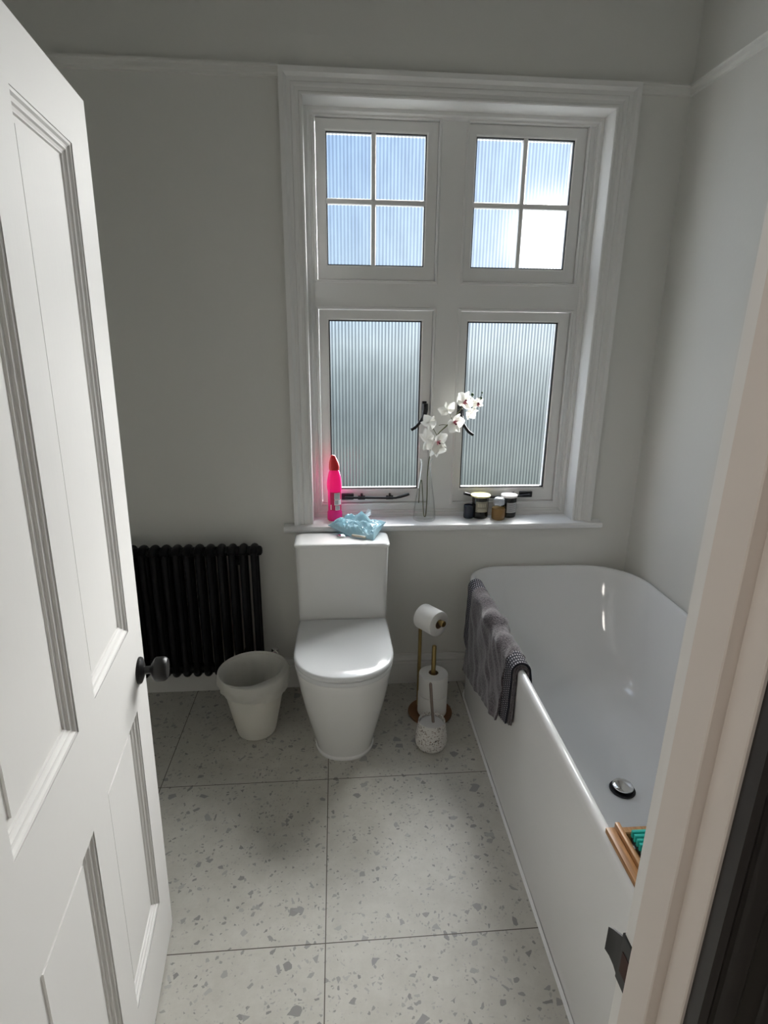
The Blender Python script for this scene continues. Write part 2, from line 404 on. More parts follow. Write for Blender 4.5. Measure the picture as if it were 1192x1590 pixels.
# drop interior coincident faces
seen = {}
for f in bm.faces[:]:
    k = tuple(sorted(v.index for v in f.verts))
bm.verts.index_update()
kill = []
for f in bm.faces[:]:
    k = tuple(sorted(v.index for v in f.verts))
    if k in seen: kill += [f, seen[k]]
    else: seen[k] = f
bmesh.ops.delete(bm, geom=list(set(kill)), context='FACES_ONLY')
# stepped bead round the whole frame against the reveal
for c in [rect_corners(WX0, WX1, WZ0 + .0, WZ1, YFR, 1, -1)]:
    sweep(bm, c, [(0, .018), (.012, .018), (.016, .012), (.018, .006), (.024, .004), (.026, 0)], closed=True)
obj('window_frame', bm, M['trim'], win, None)
# beads round each opening
for i in range(2):
    for j in range(2):
        bm = bmesh.new()
        sweep(bm, rect_corners(OPX[i][0], OPX[i][1], OPZ[j][0], OPZ[j][1], YFR, -1, -1), [(-.0005, -.02), (-.0005, .004), (.001, .0065), (.006, .0065), (.010, .003), (.011, 0)], closed=True)
        obj('opening_bead', bm, M['trim'], win, 30)

def reed_pane(bm, x0, x1, z0, z1, y, pitch=.0136):
    n = max(2, round((x1 - x0) / pitch)); p = (x1 - x0) / n; sub = 8; cols = []
    for k in range(n * sub + 1):
        x = x0 + k * p / sub; t = (k % sub) / sub
        u = 2 * t - 1; d = .0026 * (1 - u * u)
        cols.append((bm.verts.new((x, y - d, z0)), bm.verts.new((x, y - d, z1))))
    for k, (a, b) in enumerate(zip(cols, cols[1:])): bm.faces.new((a[0], b[0], b[1], a[1])).material_index = (2, 2, 1, 0, 0, 0, 1, 2)[k % sub]  # rib edges get the darker tints, painting the shade refraction would give

for i in range(2):
    for j in range(2):
        ox0, ox1 = OPX[i]; oz0, oz1 = OPZ[j]; gx0, gx1 = GLX[i]; gz0, gz1 = GLZ[j]
        g = .002
        s = bpy.data.objects.new('sash', None); COL.objects.link(s); s.parent = win
        bm = bmesh.new(); yf = YFR + .006
        # frame members with a chamfer towards the glass
        def fr(cx, cz, dx, dz, ex, ez):
            # w is a 0..1 parameter from outer to glass edge
            return lambda w, d: Vector((cx + (ex - cx) * w, yf + d, cz + (ez - cz) * w))
        cs = [fr(ox0 + g, oz0 + g, 1, 1, gx0, gz0), fr(ox1 - g, oz0 + g, -1, 1, gx1, gz0), fr(ox1 - g, oz1 - g, -1, -1, gx1, gz1), fr(ox0 + g, oz1 - g, 1, -1, gx0, gz1)]
        sweep(bm, cs, [(0, .05), (0, .002), (.04, 0), (.82, 0), (.88, .001), (1, .006), (1, .05)], closed=True)
        obj('sash_frame', bm, M['trim'], s, 30)
        # dark seal behind the glass edge
        bm = bmesh.new(); sw = .006
        seal_y = yf + .0066
        sweep(bm, rect_corners(gx0 - .001, gx1 + .001, gz0 - .001, gz1 + .001, seal_y, 1, 1), [(0, .012), (0, 0), (sw if j == 0 else .0045, 0), (sw if j == 0 else .0045, .012)], closed=True)
        obj('glazing_seal', bm, M['seal'], s, None)
        if j == 1:
            mx = (gx0 + gx1) / 2 - (.0105 if i == 0 else 0); mz = 2.059
            bm = bmesh.new()
            box(bm, mx - .009, mx + .009, yf + .004, yf + .03, gz0 - .004, gz1 + .004, .004, 2)
            box(bm, gx0 - .004, gx1 + .004, yf + .0045, yf + .0295, mz - .010, mz + .010, .004, 2)
            obj('glazing_bar', bm, M['trim'], s, 30)
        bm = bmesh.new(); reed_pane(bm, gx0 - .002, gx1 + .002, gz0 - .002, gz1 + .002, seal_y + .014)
        obj('pane', bm, [M['reeded'], M['reedmid_shade'], M['reedgroove_shade']] if j == 1 else [M['reeded'], M['reedmid_shade_lower'], M['reedgroove_shade_lower']], s, 80)
        if j == 0:
            # casement fastener: plate on the meeting stile + curved lever
            if i == 0: px_, sgn = .424, -1
            else: px_, sgn = .578, 1
            h = bpy.data.objects.new('handle', None)
            bm = bmesh.new()
            y0 = yf
            box(bm, px_ - .010, px_ + .010, y0 - .006, y0 + .001, 1.215, 1.300, .003, 2)
            lathe(bm, [(0, 0), (.011, 0), (.012, .006), (.009, .018), (.008, .026), (0, .028)], 16, (px_, y0 - .004, 1.255), (0, -1, 0))
            zt = 1.262 if i == 0 else 1.240
            path = smooth_path([(px_, y0 - .028, zt + .03), (px_ - 0 * sgn, y0 - .03, zt - .002), (px_ + sgn * .014, y0 - .034, zt - .035), (px_ + sgn * .036, y0 - .034, zt - .065), (px_ + sgn * .058, y0 - .032, zt - .080)], 6)
            n = len(path); tube(bm, path, [.0115 if k < n * .33 else .006 + .001 * k / n for k in range(n)], 10)
            obj('casement_fastener', bm, M['black'], s, 40)
            # stay along the bottom rail
            bm = bmesh.new(); zz = .883
            x0, x1 = (.070, .365) if i == 0 else (.612, .925)
            if i == 0:
                box(bm, x0 - .004, x0 + .050, y0 - .012, y0 + .001, zz - .014, zz + .014, .003, 2)
                bar = [(x0 + .01, y0 - .016, zz - .002), (x0 + .1, y0 - .017, zz - .004), (x1 - .075, y0 - .017, zz - .006), (x1 - .05, y0 - .018, zz - .003), (x1 - .02, y0 - .022, zz + .006), (x1, y0 - .026, zz + .014)]
                pins = [(x0 + .085), (x1 - .085)]
            else:
                box(bm, x1 - .055, x1 + .004, y0 - .012, y0 + .001, zz - .012, zz + .016, .003, 2)
                bar = [(x1 - .01, y0 - .016, zz), (x1 - .1, y0 - .017, zz - .006), (x0 + .075, y0 - .017, zz - .006), (x0 + .05, y0 - .018, zz - .002), (x0 + .02, y0 - .022, zz + .008), (x0, y0 - .026, zz + .014)]
                pins = [(x1 - .085), (x0 + .085)]
            bar = smooth_path(bar, 6); tube(bm, bar, [.0055 if k < len(bar) - 12 else .0065 for k in range(len(bar))], 8)
            for p in pins:
                box(bm, p - .016, p + .016, y0 - .008, y0 + .001, zz - .016, zz + .002, .002, 1)
                lathe(bm, [(0, 0), (.005, 0), (.005, .012), (.006, .013), (.004, .019), (0, .02)], 10, (p, y0 - .012, zz - .004), (0, 0, 1))
            obj('casement_stay', bm, M['black'], s, 40)

# ------------------------------------------------------------------ door frame on the right, hall architraves
def lean(o, a): o.rotation_euler = (0, a, 0)
fr_ = thing('trim_4', 'cream painted door lining with stepped stop on the latch side', 'door frame', (0, 0, 0), kind='structure'); lean(fr_, .012)
JX = .364
bm = bmesh.new()
yA, yB, yC, yD = -1.885, -1.9165, -1.9585, -1.989
box(bm, JX, JX + .028, yB, yA, 0, 1.99, .0012, 1)
obj('door_lining', bm, M['trim'], fr_, 30)
bm = bmesh.new()
for (w, yy0, yy1) in [(.012, yC, yB), (0, yD, yC)]:
    box(bm, JX - w, JX + .028, yy0, yy1, 0, 1.99, .0012, 1)
obj('door_stop', bm, M['hallside'], fr_, 30, label='beige painted hall side with door stop')
# head lining
bm = bmesh.new()
for (w, yy0, yy1) in [(0, yB, yA), (.012, yC, yB), (0, yD, yC)]:
    box(bm, -.43, JX - .0, yy0, yy1, 1.962 - w, 1.99)
obj('head_lining', bm, M['door'], fr_, None)
# strike plate
bm = bmesh.new()
zc = .868
box(bm, JX - .0022, JX + .002, -1.912, -1.884, zc - .035, zc + .035, .0008, 1)
# curved lip reaching into the bathroom
pts = [(-1.886, 0), (-1.878, -.001), (-1.870, -.004), (-1.864, -.009)]
vr = []
for k, (yy, dx) in enumerate(pts):
    hh = [.030, .025, .021, .018][k]
    vr.append([bm.verts.new((JX - .0022 - dx * -.6, yy, zc - hh)), bm.verts.new((JX - .0022 - dx * -.6, yy, zc + hh)), bm.verts.new((JX + .0006 - dx * -.6, yy, zc + hh)), bm.verts.new((JX + .0006 - dx * -.6, yy, zc - hh))])
for a, b in zip(vr, vr[1:]):
    for k in range(4): bm.faces.new((a[k], a[(k + 1) % 4], b[(k + 1) % 4], b[k]))
bm.faces.new(vr[0]); bm.faces.new(vr[-1][::-1])
st = obj('strike_plate', bm, M['black'], fr_, 30, label='black metal strike plate')
bm = bmesh.new(); box(bm, JX - .0030, JX - .0018, -1.905, -1.891, zc - .016, zc + .014); obj('latch_hole', bm, M['strikeinner'], st, None)
# left lining
bm = bmesh.new()
for (w, yy0, yy1) in [(0, yB - .012, yA), (.012, yC, yB - .012), (0, yD, yC)]:
    box(bm, -.438, -.4075 + w, yy0, yy1, 0, 1.99)
o = structure('trim_6', bm, M['door'], 'door lining on the hinge side', 'door frame'); lean(o, .012)
# hall architrave (dark), right of opening
bm = bmesh.new()
prof = [(0, 0), (0, .016), (.006, .019), (.011, .016), (.016, .016), (.022, .022), (.028, .024), (.033, .021), (.036, .016), (.060, .015), (.066, .021), (.072, .023), (.080, .018), (.095, .017), (.101, .027), (.110, .030), (.118, .030), (.118, 0)]
sweep(bm, [lambda w, d: Vector((JX + .004 + w, yD - d, 0)), lambda w, d: Vector((JX + .004 + w, yD - d, 1.966 + w)), lambda w, d: Vector((-.41 - w, yD - d, 1.966 + w)), lambda w, d: Vector((-.41 - w, yD - d, 0))], prof)
o = structure('trim_5', bm, M['darktrim'], 'dark moulded architrave on the hall side of the doorway', 'architrave', 30); lean(o, .012)

# ------------------------------------------------------------------ door
TH, LEAN, DW, DT, DH0, DH1 = .1004, .0153, .767, .040, .008, 1.954
hx, hy = -.4215 + DW * sin(TH), -1.128 - DW * cos(TH)
door = thing('door_1', 'white four panel door standing open on the left', 'door', (0, 0, 0), kind='structure')
door.matrix_world = Matrix.Translation((hx, hy, 0)) @ Matrix.Rotation(LEAN, 4, 'Y') @ Matrix.Rotation(pi / 2 + TH, 4, 'Z')
def S(s): return DW - s
PX = [(S(.667), S(.4268)), (S(.3415), S(.100))]     # hinge-side, latch-side
PZ = [(.2002, .7595), (.9564, 1.861)]
bm = bmesh.new()
xs = [0, PX[0][0], PX[0][1], PX[1][0], PX[1][1], DW]; zs = [DH0, PZ[0][0], PZ[0][1], PZ[1][0], PZ[1][1], DH1]
V = {}
def gv(x, y, z):
    k = (round(x, 5), round(y, 5), round(z, 5))
    if k not in V: V[k] = bm.verts.new((x, y, z))
    return V[k]
for yy in (0, DT):
    for i in range(5):
        for j in range(5):
            if i in (1, 3) and j in (1, 3): continue
            bm.faces.new([gv(xs[i], yy, zs[j]), gv(xs[i + 1], yy, zs[j]), gv(xs[i + 1], yy, zs[j + 1]), gv(xs[i], yy, zs[j + 1])])
for i in range(5):
    for z in (DH0, DH1): bm.faces.new([gv(xs[i], 0, z), gv(xs[i + 1], 0, z), gv(xs[i + 1], DT, z), gv(xs[i], DT, z)])
    for x in (0, DW): bm.faces.new([gv(x, 0, zs[i]), gv(x, DT, zs[i]), gv(x, DT, zs[i + 1]), gv(x, 0, zs[i + 1])])
for (a, b) in PX:
    for (c, d) in PZ:
        q = [(a, c), (b, c), (b, d), (a, d)]
        for k in range(4):
            (x0, z0), (x1, z1) = q[k], q[(k + 1) % 4]
            bm.faces.new([gv(x0, 0, z0), gv(x1, 0, z1), gv(x1, DT, z1), gv(x0, DT, z0)])
es = [e for e in bm.edges if len(e.link_faces) == 2 and abs(e.calc_face_angle(0)) > 1 and (abs(e.verts[0].co.x - DW) < 1e-5 and abs(e.verts[1].co.x - DW) < 1e-5)]
bmesh.ops.bevel(bm, geom=es, offset=.0025, segments=2, affect='EDGES')
obj('door_frame', bm, M['door'], door, 30)
for (a, b) in PX:
    for (c, d) in PZ:
        bm = bmesh.new()
        for (yy, fc) in ((0, 1), (DT, -1)):
            prof = [(0, .0005), (.0, .0015), (.004, .0025), (.007, .0060), (.010, .0070), (.013, .0068), (.015, .0098), (.019, .0115), (.021, .0115), (.0225, .0145), (.034, .0145), (.0345, .0112)]
            cs = rect_corners(a, b, c, d, yy, 1, fc); sweep(bm, cs, prof, closed=True)
            vs = [bm.verts.new(f(.0345, .0112)) for f in cs]; bm.faces.new(vs if fc == -1 else vs[::-1])
        obj('panel', bm, M['door'], door, 22)
# knob on the visible face (local -y)
kx, kz = S(.052), .832
kn = bpy.data.objects.new('door_knob', None)
bm = bmesh.new()
lathe(bm, [(.016, .006), (.0095, .012), (.0085, .022), (.010, .026), (.013, .027), (.0255, .0345), (.0272, .0365), (.0275, .040), (.0275, .054), (.0265, .057), (.023, .0615), (.0215, .0622), (0, .0618)], 40, (kx, 0, kz), (0, -1, 0))
k = obj('door_knob', bm, M['blackknob'], door, 28, label='black turned door knob')
bm = bmesh.new()
lathe(bm, [(.0305, 0), (.0305, .003), (.029, .006), (.022, .009), (.015, .0115), (0, .0125)], 40, (kx, 0, kz), (0, -1, 0))
obj('knob_rose', bm, M['blackknob'], k, 28)

# ------------------------------------------------------------------ radiator
rad = thing('column_radiator', 'black column radiator hung on the wall behind the bin', 'radiator', (-.6, -.09, 0))
def to_local(o): return Matrix.Translation(-Vector(o.location))
def pobj(name, bm, m, parent, smooth=35, **kw):
    root = parent
    off = Vector()
    p = parent
    while p is not None: off += Vector(p.location); p = p.parent
    bmesh.ops.translate(bm, verts=bm.verts[:], vec=-off)
    return obj(name, bm, m, parent, smooth, **kw)
RT, RB = .738, .130
for k in range(14):
    x = -.298 - k * .0448
    bm = bmesh.new()
    for y in (-.062, -.118):
        tube(bm, [(x, y, RB + .03), (x, y, RT - .03)], .0138, 12)
    for z0, s in ((RT - .0305, 1), (RB + .0305, -1)):
        # header: capsule across the two columns, bulging upward (downward at the foot)
        pts = []
        for q in range(13):
            a = pi * q / 12
            pts.append((x, -.09 + .028 * cos(a) * 1.0, z0 + s * .012 * sin(a)))
        tube(bm, [(x, -.05, z0 - s * .006)] + pts + [(x, -.13, z0 - s * .006)], [.012] + [.0165 + .001 * sin(pi * q / 12) for q in range(13)] + [.012], 12)
        lathe(bm, [(.0225, -.0125), (.0235, 0), (.0225, .0125)], 16, (x, -.09, z0), (1, 0, 0))
    pobj('section', bm, M['radiator'], rad, 40)
for z0 in (RT - .0305, RB + .0305):
    bm = bmesh.new()
    tube(bm, [(-.298 - 13 * .0448, -.09, z0), (-.285, -.09, z0)], .0195, 16)
    lathe(bm, [(.0, .024), (.012, .023), (.019, .018), (.021, .010), (.021, 0), (.017, -.004), (0, -.004)], 16, (-.289, -.09, z0), (1, 0, 0))
    pobj('header_pipe', bm, M['radiator'], rad, 40)
for x in (-.365, -.78):
    for z in (.66, .2):
        bm = bmesh.new(); box(bm, x - .012, x + .012, -.10, .002, z - .012, z + .012, .002, 1)
        pobj('wall_bracket', bm, M['radiator'], rad, 40)
bm = bmesh.new()
tube(bm, smooth_path([(-.27, -.09, .16), (-.25, -.09, .16), (-.238, -.09, .165), (-.233, -.09, .18), (-.233, -.09, .205)], 5), .009, 12)
tube(bm, [(-.233, -.09, .165), (-.233, -.09, 0)], .0075, 12)
lathe(bm, [(.012, 0), (.013, .012), (.010, .016), (.010, .024), (.0155, .026), (.017, .034), (.0165, .050), (.014, .054), (0, .055)], 20, (-.233, -.09, .195))
lathe(bm, [(.0, -.012), (.010, -.012), (.013, -.006), (.013, .012), (.009, .016), (0, .017)], 16, (-.233, -.107, .236), (0, -1, 0))
pobj('valve', bm, M['chrome'], rad, 35, label='chrome radiator valve')

# ------------------------------------------------------------------ toilet
TX = .064
toi = thing('toilet', 'white close coupled toilet standing under the window', 'toilet', (TX, -.33, 0))
def dshape(hw, yfront, yback, ystr, n=24, pw=2.0, hb=None):
    """D plan: back edge, straight sides to ystr, elliptical front."""
    hb = hb or hw
    pts = [(TX - hb, yback), (TX - hw * .5 - hb * .5, (yback * .6 + ystr * .4))]
    for k in range(n + 1):
        a = pi - pi * k / n
        c_, s_ = cos(a), sin(a)
        ex = 2 / pw
        pts.append((TX + hw * math.copysign(abs(c_) ** ex, c_), ystr - (ystr - yfront) * abs(s_) ** ex))
    pts += [(TX + hw * .5 + hb * .5, (yback * .6 + ystr * .4)), (TX + hb, yback)]
    return pts
bm = bmesh.new()
secs = [(0, .116, -.520, -.03, -.40, .116), (.008, .117, -.521, -.03, -.40, .117), (.014, .112, -.516, -.03, -.40, .114), (.06, .122, -.527, -.03, -.40, .118), (.14, .140, -.548, -.03, -.41, .125), (.22, .157, -.572, -.03, -.42, .135), (.30, .170, -.600, -.03, -.43, .150), (.355, .176, -.618, -.03, -.44, .160), (.385, .179, -.628, -.03, -.445, .165), (.398, .1785, -.6275, -.03, -.445, .165), (.402, .176, -.625, -.03, -.445, .163)]
loft(bm, [[(x, y, z) for x, y in dshape(hw, yf, yk, ys, pw=2.15, hb=hb)] for z, hw, yf, yk, ys, hb in secs])
pobj('bowl', bm, M['ceramic'], toi, 40)
def plate(name, z0, z1, hw, yf, yk, ys, m, dome=0., r=.006, hb=None):
    bm = bmesh.new(); rings = []
    for t in range(4):
        a = t * pi / 6
        rings.append([(x, y, z0 + r * (1 - cos(a)) * .6) for x, y in dshape(hw - r * (1 - sin(a)), yf + r * (1 - sin(a)), yk - r * (1 - sin(a)), ys, pw=2.25, hb=hb and hb - r * (1 - sin(a)))])
    for t in range(4):
        a = t * pi / 6
        rings.append([(x, y, z1 - r + r * sin(a)) for x, y in dshape(hw - r * (1 - cos(a)), yf + r * (1 - cos(a)), yk - r * (1 - cos(a)), ys, pw=2.25, hb=hb and hb - r * (1 - cos(a)))])
    for t in range(1, 5):
        f = 1 - t / 5
        cy = (yf + yk) / 2
        rings.append([(TX + (x - TX) * f, cy + (y - cy) * f, z1 + dome * (1 - f * f)) for x, y in dshape(hw - r, yf + r, yk - r, ys, pw=2.25, hb=hb and hb - r)])
    loft(bm, rings)
    return pobj(name, bm, m, toi, 40)
plate('seat', .4025, .4215, .183, -.640, -.195, -.45, M['seatplastic'], 0, .005, .176)
plate('lid', .4225, .4445, .185, -.645, -.207, -.45, M['seatplastic'], .003, .010, .180)
# cistern
def rrect(cx, cy, hx_, hy_, r, n=6):
    pts = []
    for (sx_, sy_, a0) in ((1, 1, 0), (-1, 1, 90), (-1, -1, 180), (1, -1, 270)):
        for k in range(n + 1):
            a = radians(a0 + 90 * k / n)
            pts.append((cx + sx_ * (hx_ - r) + r * cos(a), cy + sy_ * (hy_ - r) + r * sin(a)))
    return pts
bm = bmesh.new()
CY = -.118
rings = []
for z, hx_, yfr in ((.4, .172, -.192), (.406, .178, -.197), (.44, .1805, -.199), (.6, .185, -.200), (.752, .188, -.201)):
    yk = -.03
    rings.append([(x, y, z) for x, y in rrect(TX, (yfr + yk) / 2, hx_, (yk - yfr) / 2, .022)])
loft(bm, rings); pobj('cistern', bm, M['ceramic'], toi, 40)
bm = bmesh.new(); rings = []
for z, ins in ((.7535, .001), (.7535, 0), (.758, -.002), (.764, -.001), (.768, .003), (.7705, .010), (.7715, .022)):
    rings.append([(x, y, z) for x, y in rrect(TX, (-.207 - .056) / 2, .191 - ins, (.207 - .056) / 2 - ins, .024)])
loft(bm, rings); pobj('cistern_lid', bm, M['ceramic'], toi, 40)
bm = bmesh.new()
lathe(bm, [(.021, 0), (.021, .004), (.019, .0055), (.0185, .005), (.0175, .009), (.012, .0115), (0, .0125)], 24, (TX - .002, -.118, .771))
pobj('flush_button', bm, M['chrome'], toi, 35, label='domed chrome flush button')
bm = bmesh.new(); box(bm, TX - .165, TX + .165, -.05, -.0185, .40, .74); pobj('cistern_back', bm, M['ceramic'], toi, None)

# ------------------------------------------------------------------ bin
BX, BY = -.297, -.306
bin_ = thing('waste_bin', 'small white plastic waste bin between radiator and toilet', 'bin', (BX, BY, 0))
bm = bmesh.new()
lathe(bm, [(0, .0), (.072, 0), (.077, .003), (.079, .008), (.129, .262), (.133, .264), (.1365, .268), (.138, .274), (.1365, .280), (.133, .281), (.128, .276), (.126, .262), (.076, .010), (0, .008)], 56, (BX, BY, 0))
pobj('bucket', bm, M['bin'], bin_, 40)
bm = bmesh.new(); seg = 96; rows = []
def nz(a, s, f): return noise.noise(Vector((cos(a) * f, sin(a) * f, s)))
for (kind, t) in [('in', 0), ('in', .2), ('in', .4), ('in', .6), ('in', .8), ('in', .9), ('in', .97), ('rim', .15), ('rim', .5), ('rim', .85), ('out', .0), ('out', .12), ('out', .25), ('out', .4), ('out', .55), ('out', .7), ('out', .85), ('out', 1.)]:
    row = []
    for k in range(seg):
        a = 2 * pi * k / seg
        loose = max(0, .35 + .65 * cos(a + .75))          # slack towards the front right
        pull = max(0, cos(a + .95)) ** 2
        if kind == 'in':
            z = .015 + t * (.272 - .015); r = .070 + (z / .262) * .054 - .003 - .005 * abs(nz(a, t * 2, 4)) - .006 * abs(nz(a, .6 * t, 10))
            if t > .55: r -= .046 * pull * ((t - .55) / .45) ** 1.5
        elif kind == 'rim':
            b = pi * (1 - t); r = .1365 + .0040 * cos(b) - .046 * pull * (1 - t) ** 1.3; z = .280 + .0045 * sin(b) + .004 * pull * abs(nz(a, 2, 3)) - .012 * pull * (1 - t) ** 2
        else:
            drop = .050 + .026 * loose + .010 * nz(a, 5, 2.2) + .003 * nz(a, 8, 7)
            z = .277 - t * drop
            r0 = max(.0795 + (z - .008) / .254 * .05, .1395 - max(0, .262 - z) * .30)
            r = r0 + .001 + (.005 * loose + .001) * sin(pi * min(1, t * .95)) * (1 + .8 * nz(a, t * 3, 5)) + .013 * abs(nz(a, t * 1.6 + 3, 7)) * min(1, t * 2) + .0035 * loose * sin(17 * a + 7 * t + 4 * nz(a, t, 2)) * min(1, t * 1.6) + .003 * t * loose
        row.append(bm.verts.new((BX + r * cos(a), BY + r * sin(a), z)))
    rows.append(row)
for a, b in zip(rows, rows[1:]):
    for k in range(seg): bm.faces.new((a[k], a[(k + 1) % seg], b[(k + 1) % seg], b[k]))
bm.faces.new(rows[0][::-1])
pobj('bin_liner', bm, M['liner'], bin_, 60, label='crumpled white bin liner folded over the rim')

# ------------------------------------------------------------------ toilet roll stand
SXc, SYc = .443, -.250
stand = thing('toilet_roll_stand', 'brass toilet roll stand between the toilet and the bath', 'toilet roll holder', (SXc, SYc, 0))
bm = bmesh.new(); lathe(bm, [(0, 0), (.094, 0), (.095, .002), (.095, .008), (.093, .010), (0, .010)], 56, (SXc - .007, SYc + .005, 0)); pobj('base', bm, M['brassbase'], stand, 35)
PP = Vector((.390, -.198, 0)); AD = Vector((.57, -.82, 0)).normalized(); AZ = .458
bm = bmesh.new(); path = [PP + Vector((0, 0, .008)), PP + Vector((0, 0, .2)), PP + Vector((0, 0, AZ - .02))]
for k in range(1, 7):
    a = pi / 2 * k / 6
    path.append(PP + Vector((0, 0, AZ - .02 + .02 * sin(a))) + AD * (.02 * (1 - cos(a))))
path.append(PP + AD * .126 + Vector((0, 0, AZ)))
tube(bm, path, .0075, 14); pobj('pole', bm, M['brass'], stand, 40)
bm = bmesh.new(); lathe(bm, [(0, -.012), (.0075, -.012), (.0115, -.010), (.0125, -.006), (.0125, .004), (.011, .006), (0, .0065)], 24, PP + AD * .130 + Vector((0, 0, AZ)), AD); pobj('end_cap', bm, M['brass'], stand, 35)
bm = bmesh.new(); lathe(bm, [(0, .008), (.0095, .008), (.0095, .324), (.008, .328), (0, .329)], 24, (SXc, SYc, 0)); pobj('spare_roll_pole', bm, M['brass'], stand, 35)

def roll(name, c, axis, R_, H, label, group, hole=.021, off=0):
    bm = bmesh.new()
    lathe(bm, [(hole, -H / 2), (R_ - .004, -H / 2), (R_ - .001, -H / 2 + .0015), (R_, -H / 2 + .005), (R_, H / 2 - .005), (R_ - .001, H / 2 - .0015), (R_ - .004, H / 2), (hole, H / 2)], 56, (0, 0, 0), axis)
    o = obj(name, bm, M['paper'], None, 35); o.location = c; tag(o, label, 'toilet roll', group)
    bm = bmesh.new()
    lathe(bm, [(hole - .0015, -H / 2 + .0005), (hole - .0001, -H / 2 + .0005), (hole - .0001, H / 2 - .0005), (hole - .0015, H / 2 - .0005)], 40, (0, 0, 0), axis, closed=True)
    obj('cardboard_core', bm, M['card'], o, 35)
    return o
roll('toilet_roll', PP + AD * .060 + Vector((0, 0, AZ - .0105)), AD, .0535, .098, 'white toilet roll in use, hanging on the brass arm', 'toilet rolls on the brass stand', hole=.020)
roll('toilet_roll', (SXc, SYc, .0105 + .0475), (0, 0, 1), .0625, .095, 'spare toilet roll at the bottom of the brass pole', 'toilet rolls on the brass stand')
o = roll('toilet_roll', (SXc + .001, SYc - .001, .0105 + .0955 + .0475), (0, 0, 1), .0615, .095, 'spare toilet roll on top of another on the brass pole', 'toilet rolls on the brass stand')

# ------------------------------------------------------------------ toilet brush and pot
QX, QY = .407, -.452
pot = thing('brush_pot', 'speckled terrazzo toilet brush pot in front of the spare rolls', 'toilet brush holder', (QX, QY, 0))
bm = bmesh.new()
lathe(bm, [(0, 0), (.046, 0), (.055, .004), (.061, .014), (.0635, .030), (.063, .048), (.059, .075), (.0545, .100), (.053, .116), (.0515, .118), (.050, .116), (.051, .100), (.055, .07), (.058, .04), (.052, .012), (0, .010)], 56, (QX, QY, 0))
pobj('pot_body', bm, M['pot'], pot, 45)
br = thing('toilet_brush', 'toilet brush with bronze handle standing in the speckled pot', 'toilet brush', (QX, QY, .011))
bm = bmesh.new()
tube(bm, [(QX + .010, QY + .004, .065), (QX + .008, QY + .004, .09), (QX - .001, QY + .012, .19), (QX - .007, QY + .018, .268), (QX - .0075, QY + .0185, .272)], [.0085, .0085, .0085, .0085, .006], 14, flat=.7)
pobj('brush_handle', bm, M['handlebronze'], br, 40)
bm = bmesh.new(); lathe(bm, [(0, .011), (.020, .012), (.034, .022), (.036, .045), (.028, .064), (.010, .070), (0, .070)], 24, (QX + .008, QY + .002, 0))
pobj('brush_head', bm, M['white'], br, 40)
bm = bmesh.new(); lathe(bm, [(0, .100), (.046, .098), (.0475, .101), (.046, .104), (.012, .106), (0, .106)], 40, (QX, QY, 0)); pobj('splash_disc', bm, M['porcelain_in'], br, 40)

# ------------------------------------------------------------------ bath
bath = thing('bathtub', 'white acrylic bath with rounded corners along the right wall', 'bath', (.98, -.86, 0))
BX0, BX1, BY0, BY1, BZ = .5945, 1.346, -1.716, -.014, .585
BROT = .0145
bath.rotation_euler = (0, 0, -BROT)
def bring(x0, x1, y0, y1, rbl, rbr, rf, z, n=10):
    pts = []
    for (cx, cy, r, a0) in ((x1 - rbr, y1 - rbr, rbr, 0), (x0 + rbl, y1 - rbl, rbl, 90), (x0 + rf, y0 + rf, rf, 180), (x1 - rf, y0 + rf, rf, 270)):
        for k in range(n + 1):
            a = radians(a0 + 90 * k / n); pts.append((cx + r * cos(a), cy + r * sin(a), z))
    return pts
def br_(ins, z, extra_back=0, extra_front=0, dr=0): 
    return bring(BX0 + ins, BX1 - ins, BY0 + ins + extra_front, BY1 - ins - extra_back, max(.15 - ins * .7 + dr, .03), max(.23 - ins * .9 + dr, .03), max(.12 - ins * .7 + dr, .03), z)
bm = bmesh.new()
R = []
R.append(br_(.006, .0)); R.append(br_(.004, .02)); R.append(br_(.002, .3)); R.append(br_(0, .55)); R.append(br_(0, .572))
R.append(br_(.002, .580)); R.append(br_(.006, .5845)); R.append(br_(.012, .5855)); R.append(br_(.018, .584)); R.append(br_(.022, .579)); R.append(br_(.0245, .570))
for z, ins, eb in ((.55, .027, .004), (.45, .040, .03), (.35, .054, .07), (.28, .066, .105), (.22, .082, .145), (.185, .10, .18), (.165, .125, .22), (.155, .155, .26)):
    R.append(br_(ins, z, eb, eb * .5, .02))
R.append(br_(.20, .151, .30, .15, .02)); R.append(br_(.28, .149, .4, .25, -.02))
loft(bm, R, True, True)
pobj('tub', bm, M['acrylic'], bath, 50)
bm = bmesh.new()
DC = (.965, -.892, .1495)
lathe(bm, [(0, .0), (.040, .0), (.041, .002), (.040, .004), (.034, .0045), (.030, .002), (0, .002)], 40, DC); w = pobj('waste_ring', bm, M['seal'], bath, 35)
bm = bmesh.new(); lathe(bm, [(0, .004), (.024, .004), (.024, .012), (.031, .0125), (.033, .0155), (.032, .018), (.027, .0205), (.015, .0225), (0, .023)], 40, DC)
pobj('waste_plug', bm, M['chrome'], bath, 35, label='domed chrome pop-up bath waste')
# thin sealant bead along the foot
bm = bmesh.new(); ro = [(p[0], p[1], p[2]) for p in bring(BX0 - .004, BX1, BY0 - .004, BY1 + .004, .156, .23, .125, 0.0)]
ri = [(p[0], p[1], .006) for p in bring(BX0 + .004, BX1, BY0 + .004, BY1, .15, .23, .12, .0)]
loft(bm, [ro, ri], False, False); pobj('sealant_bead', bm, M['acrylic'], bath, 50)

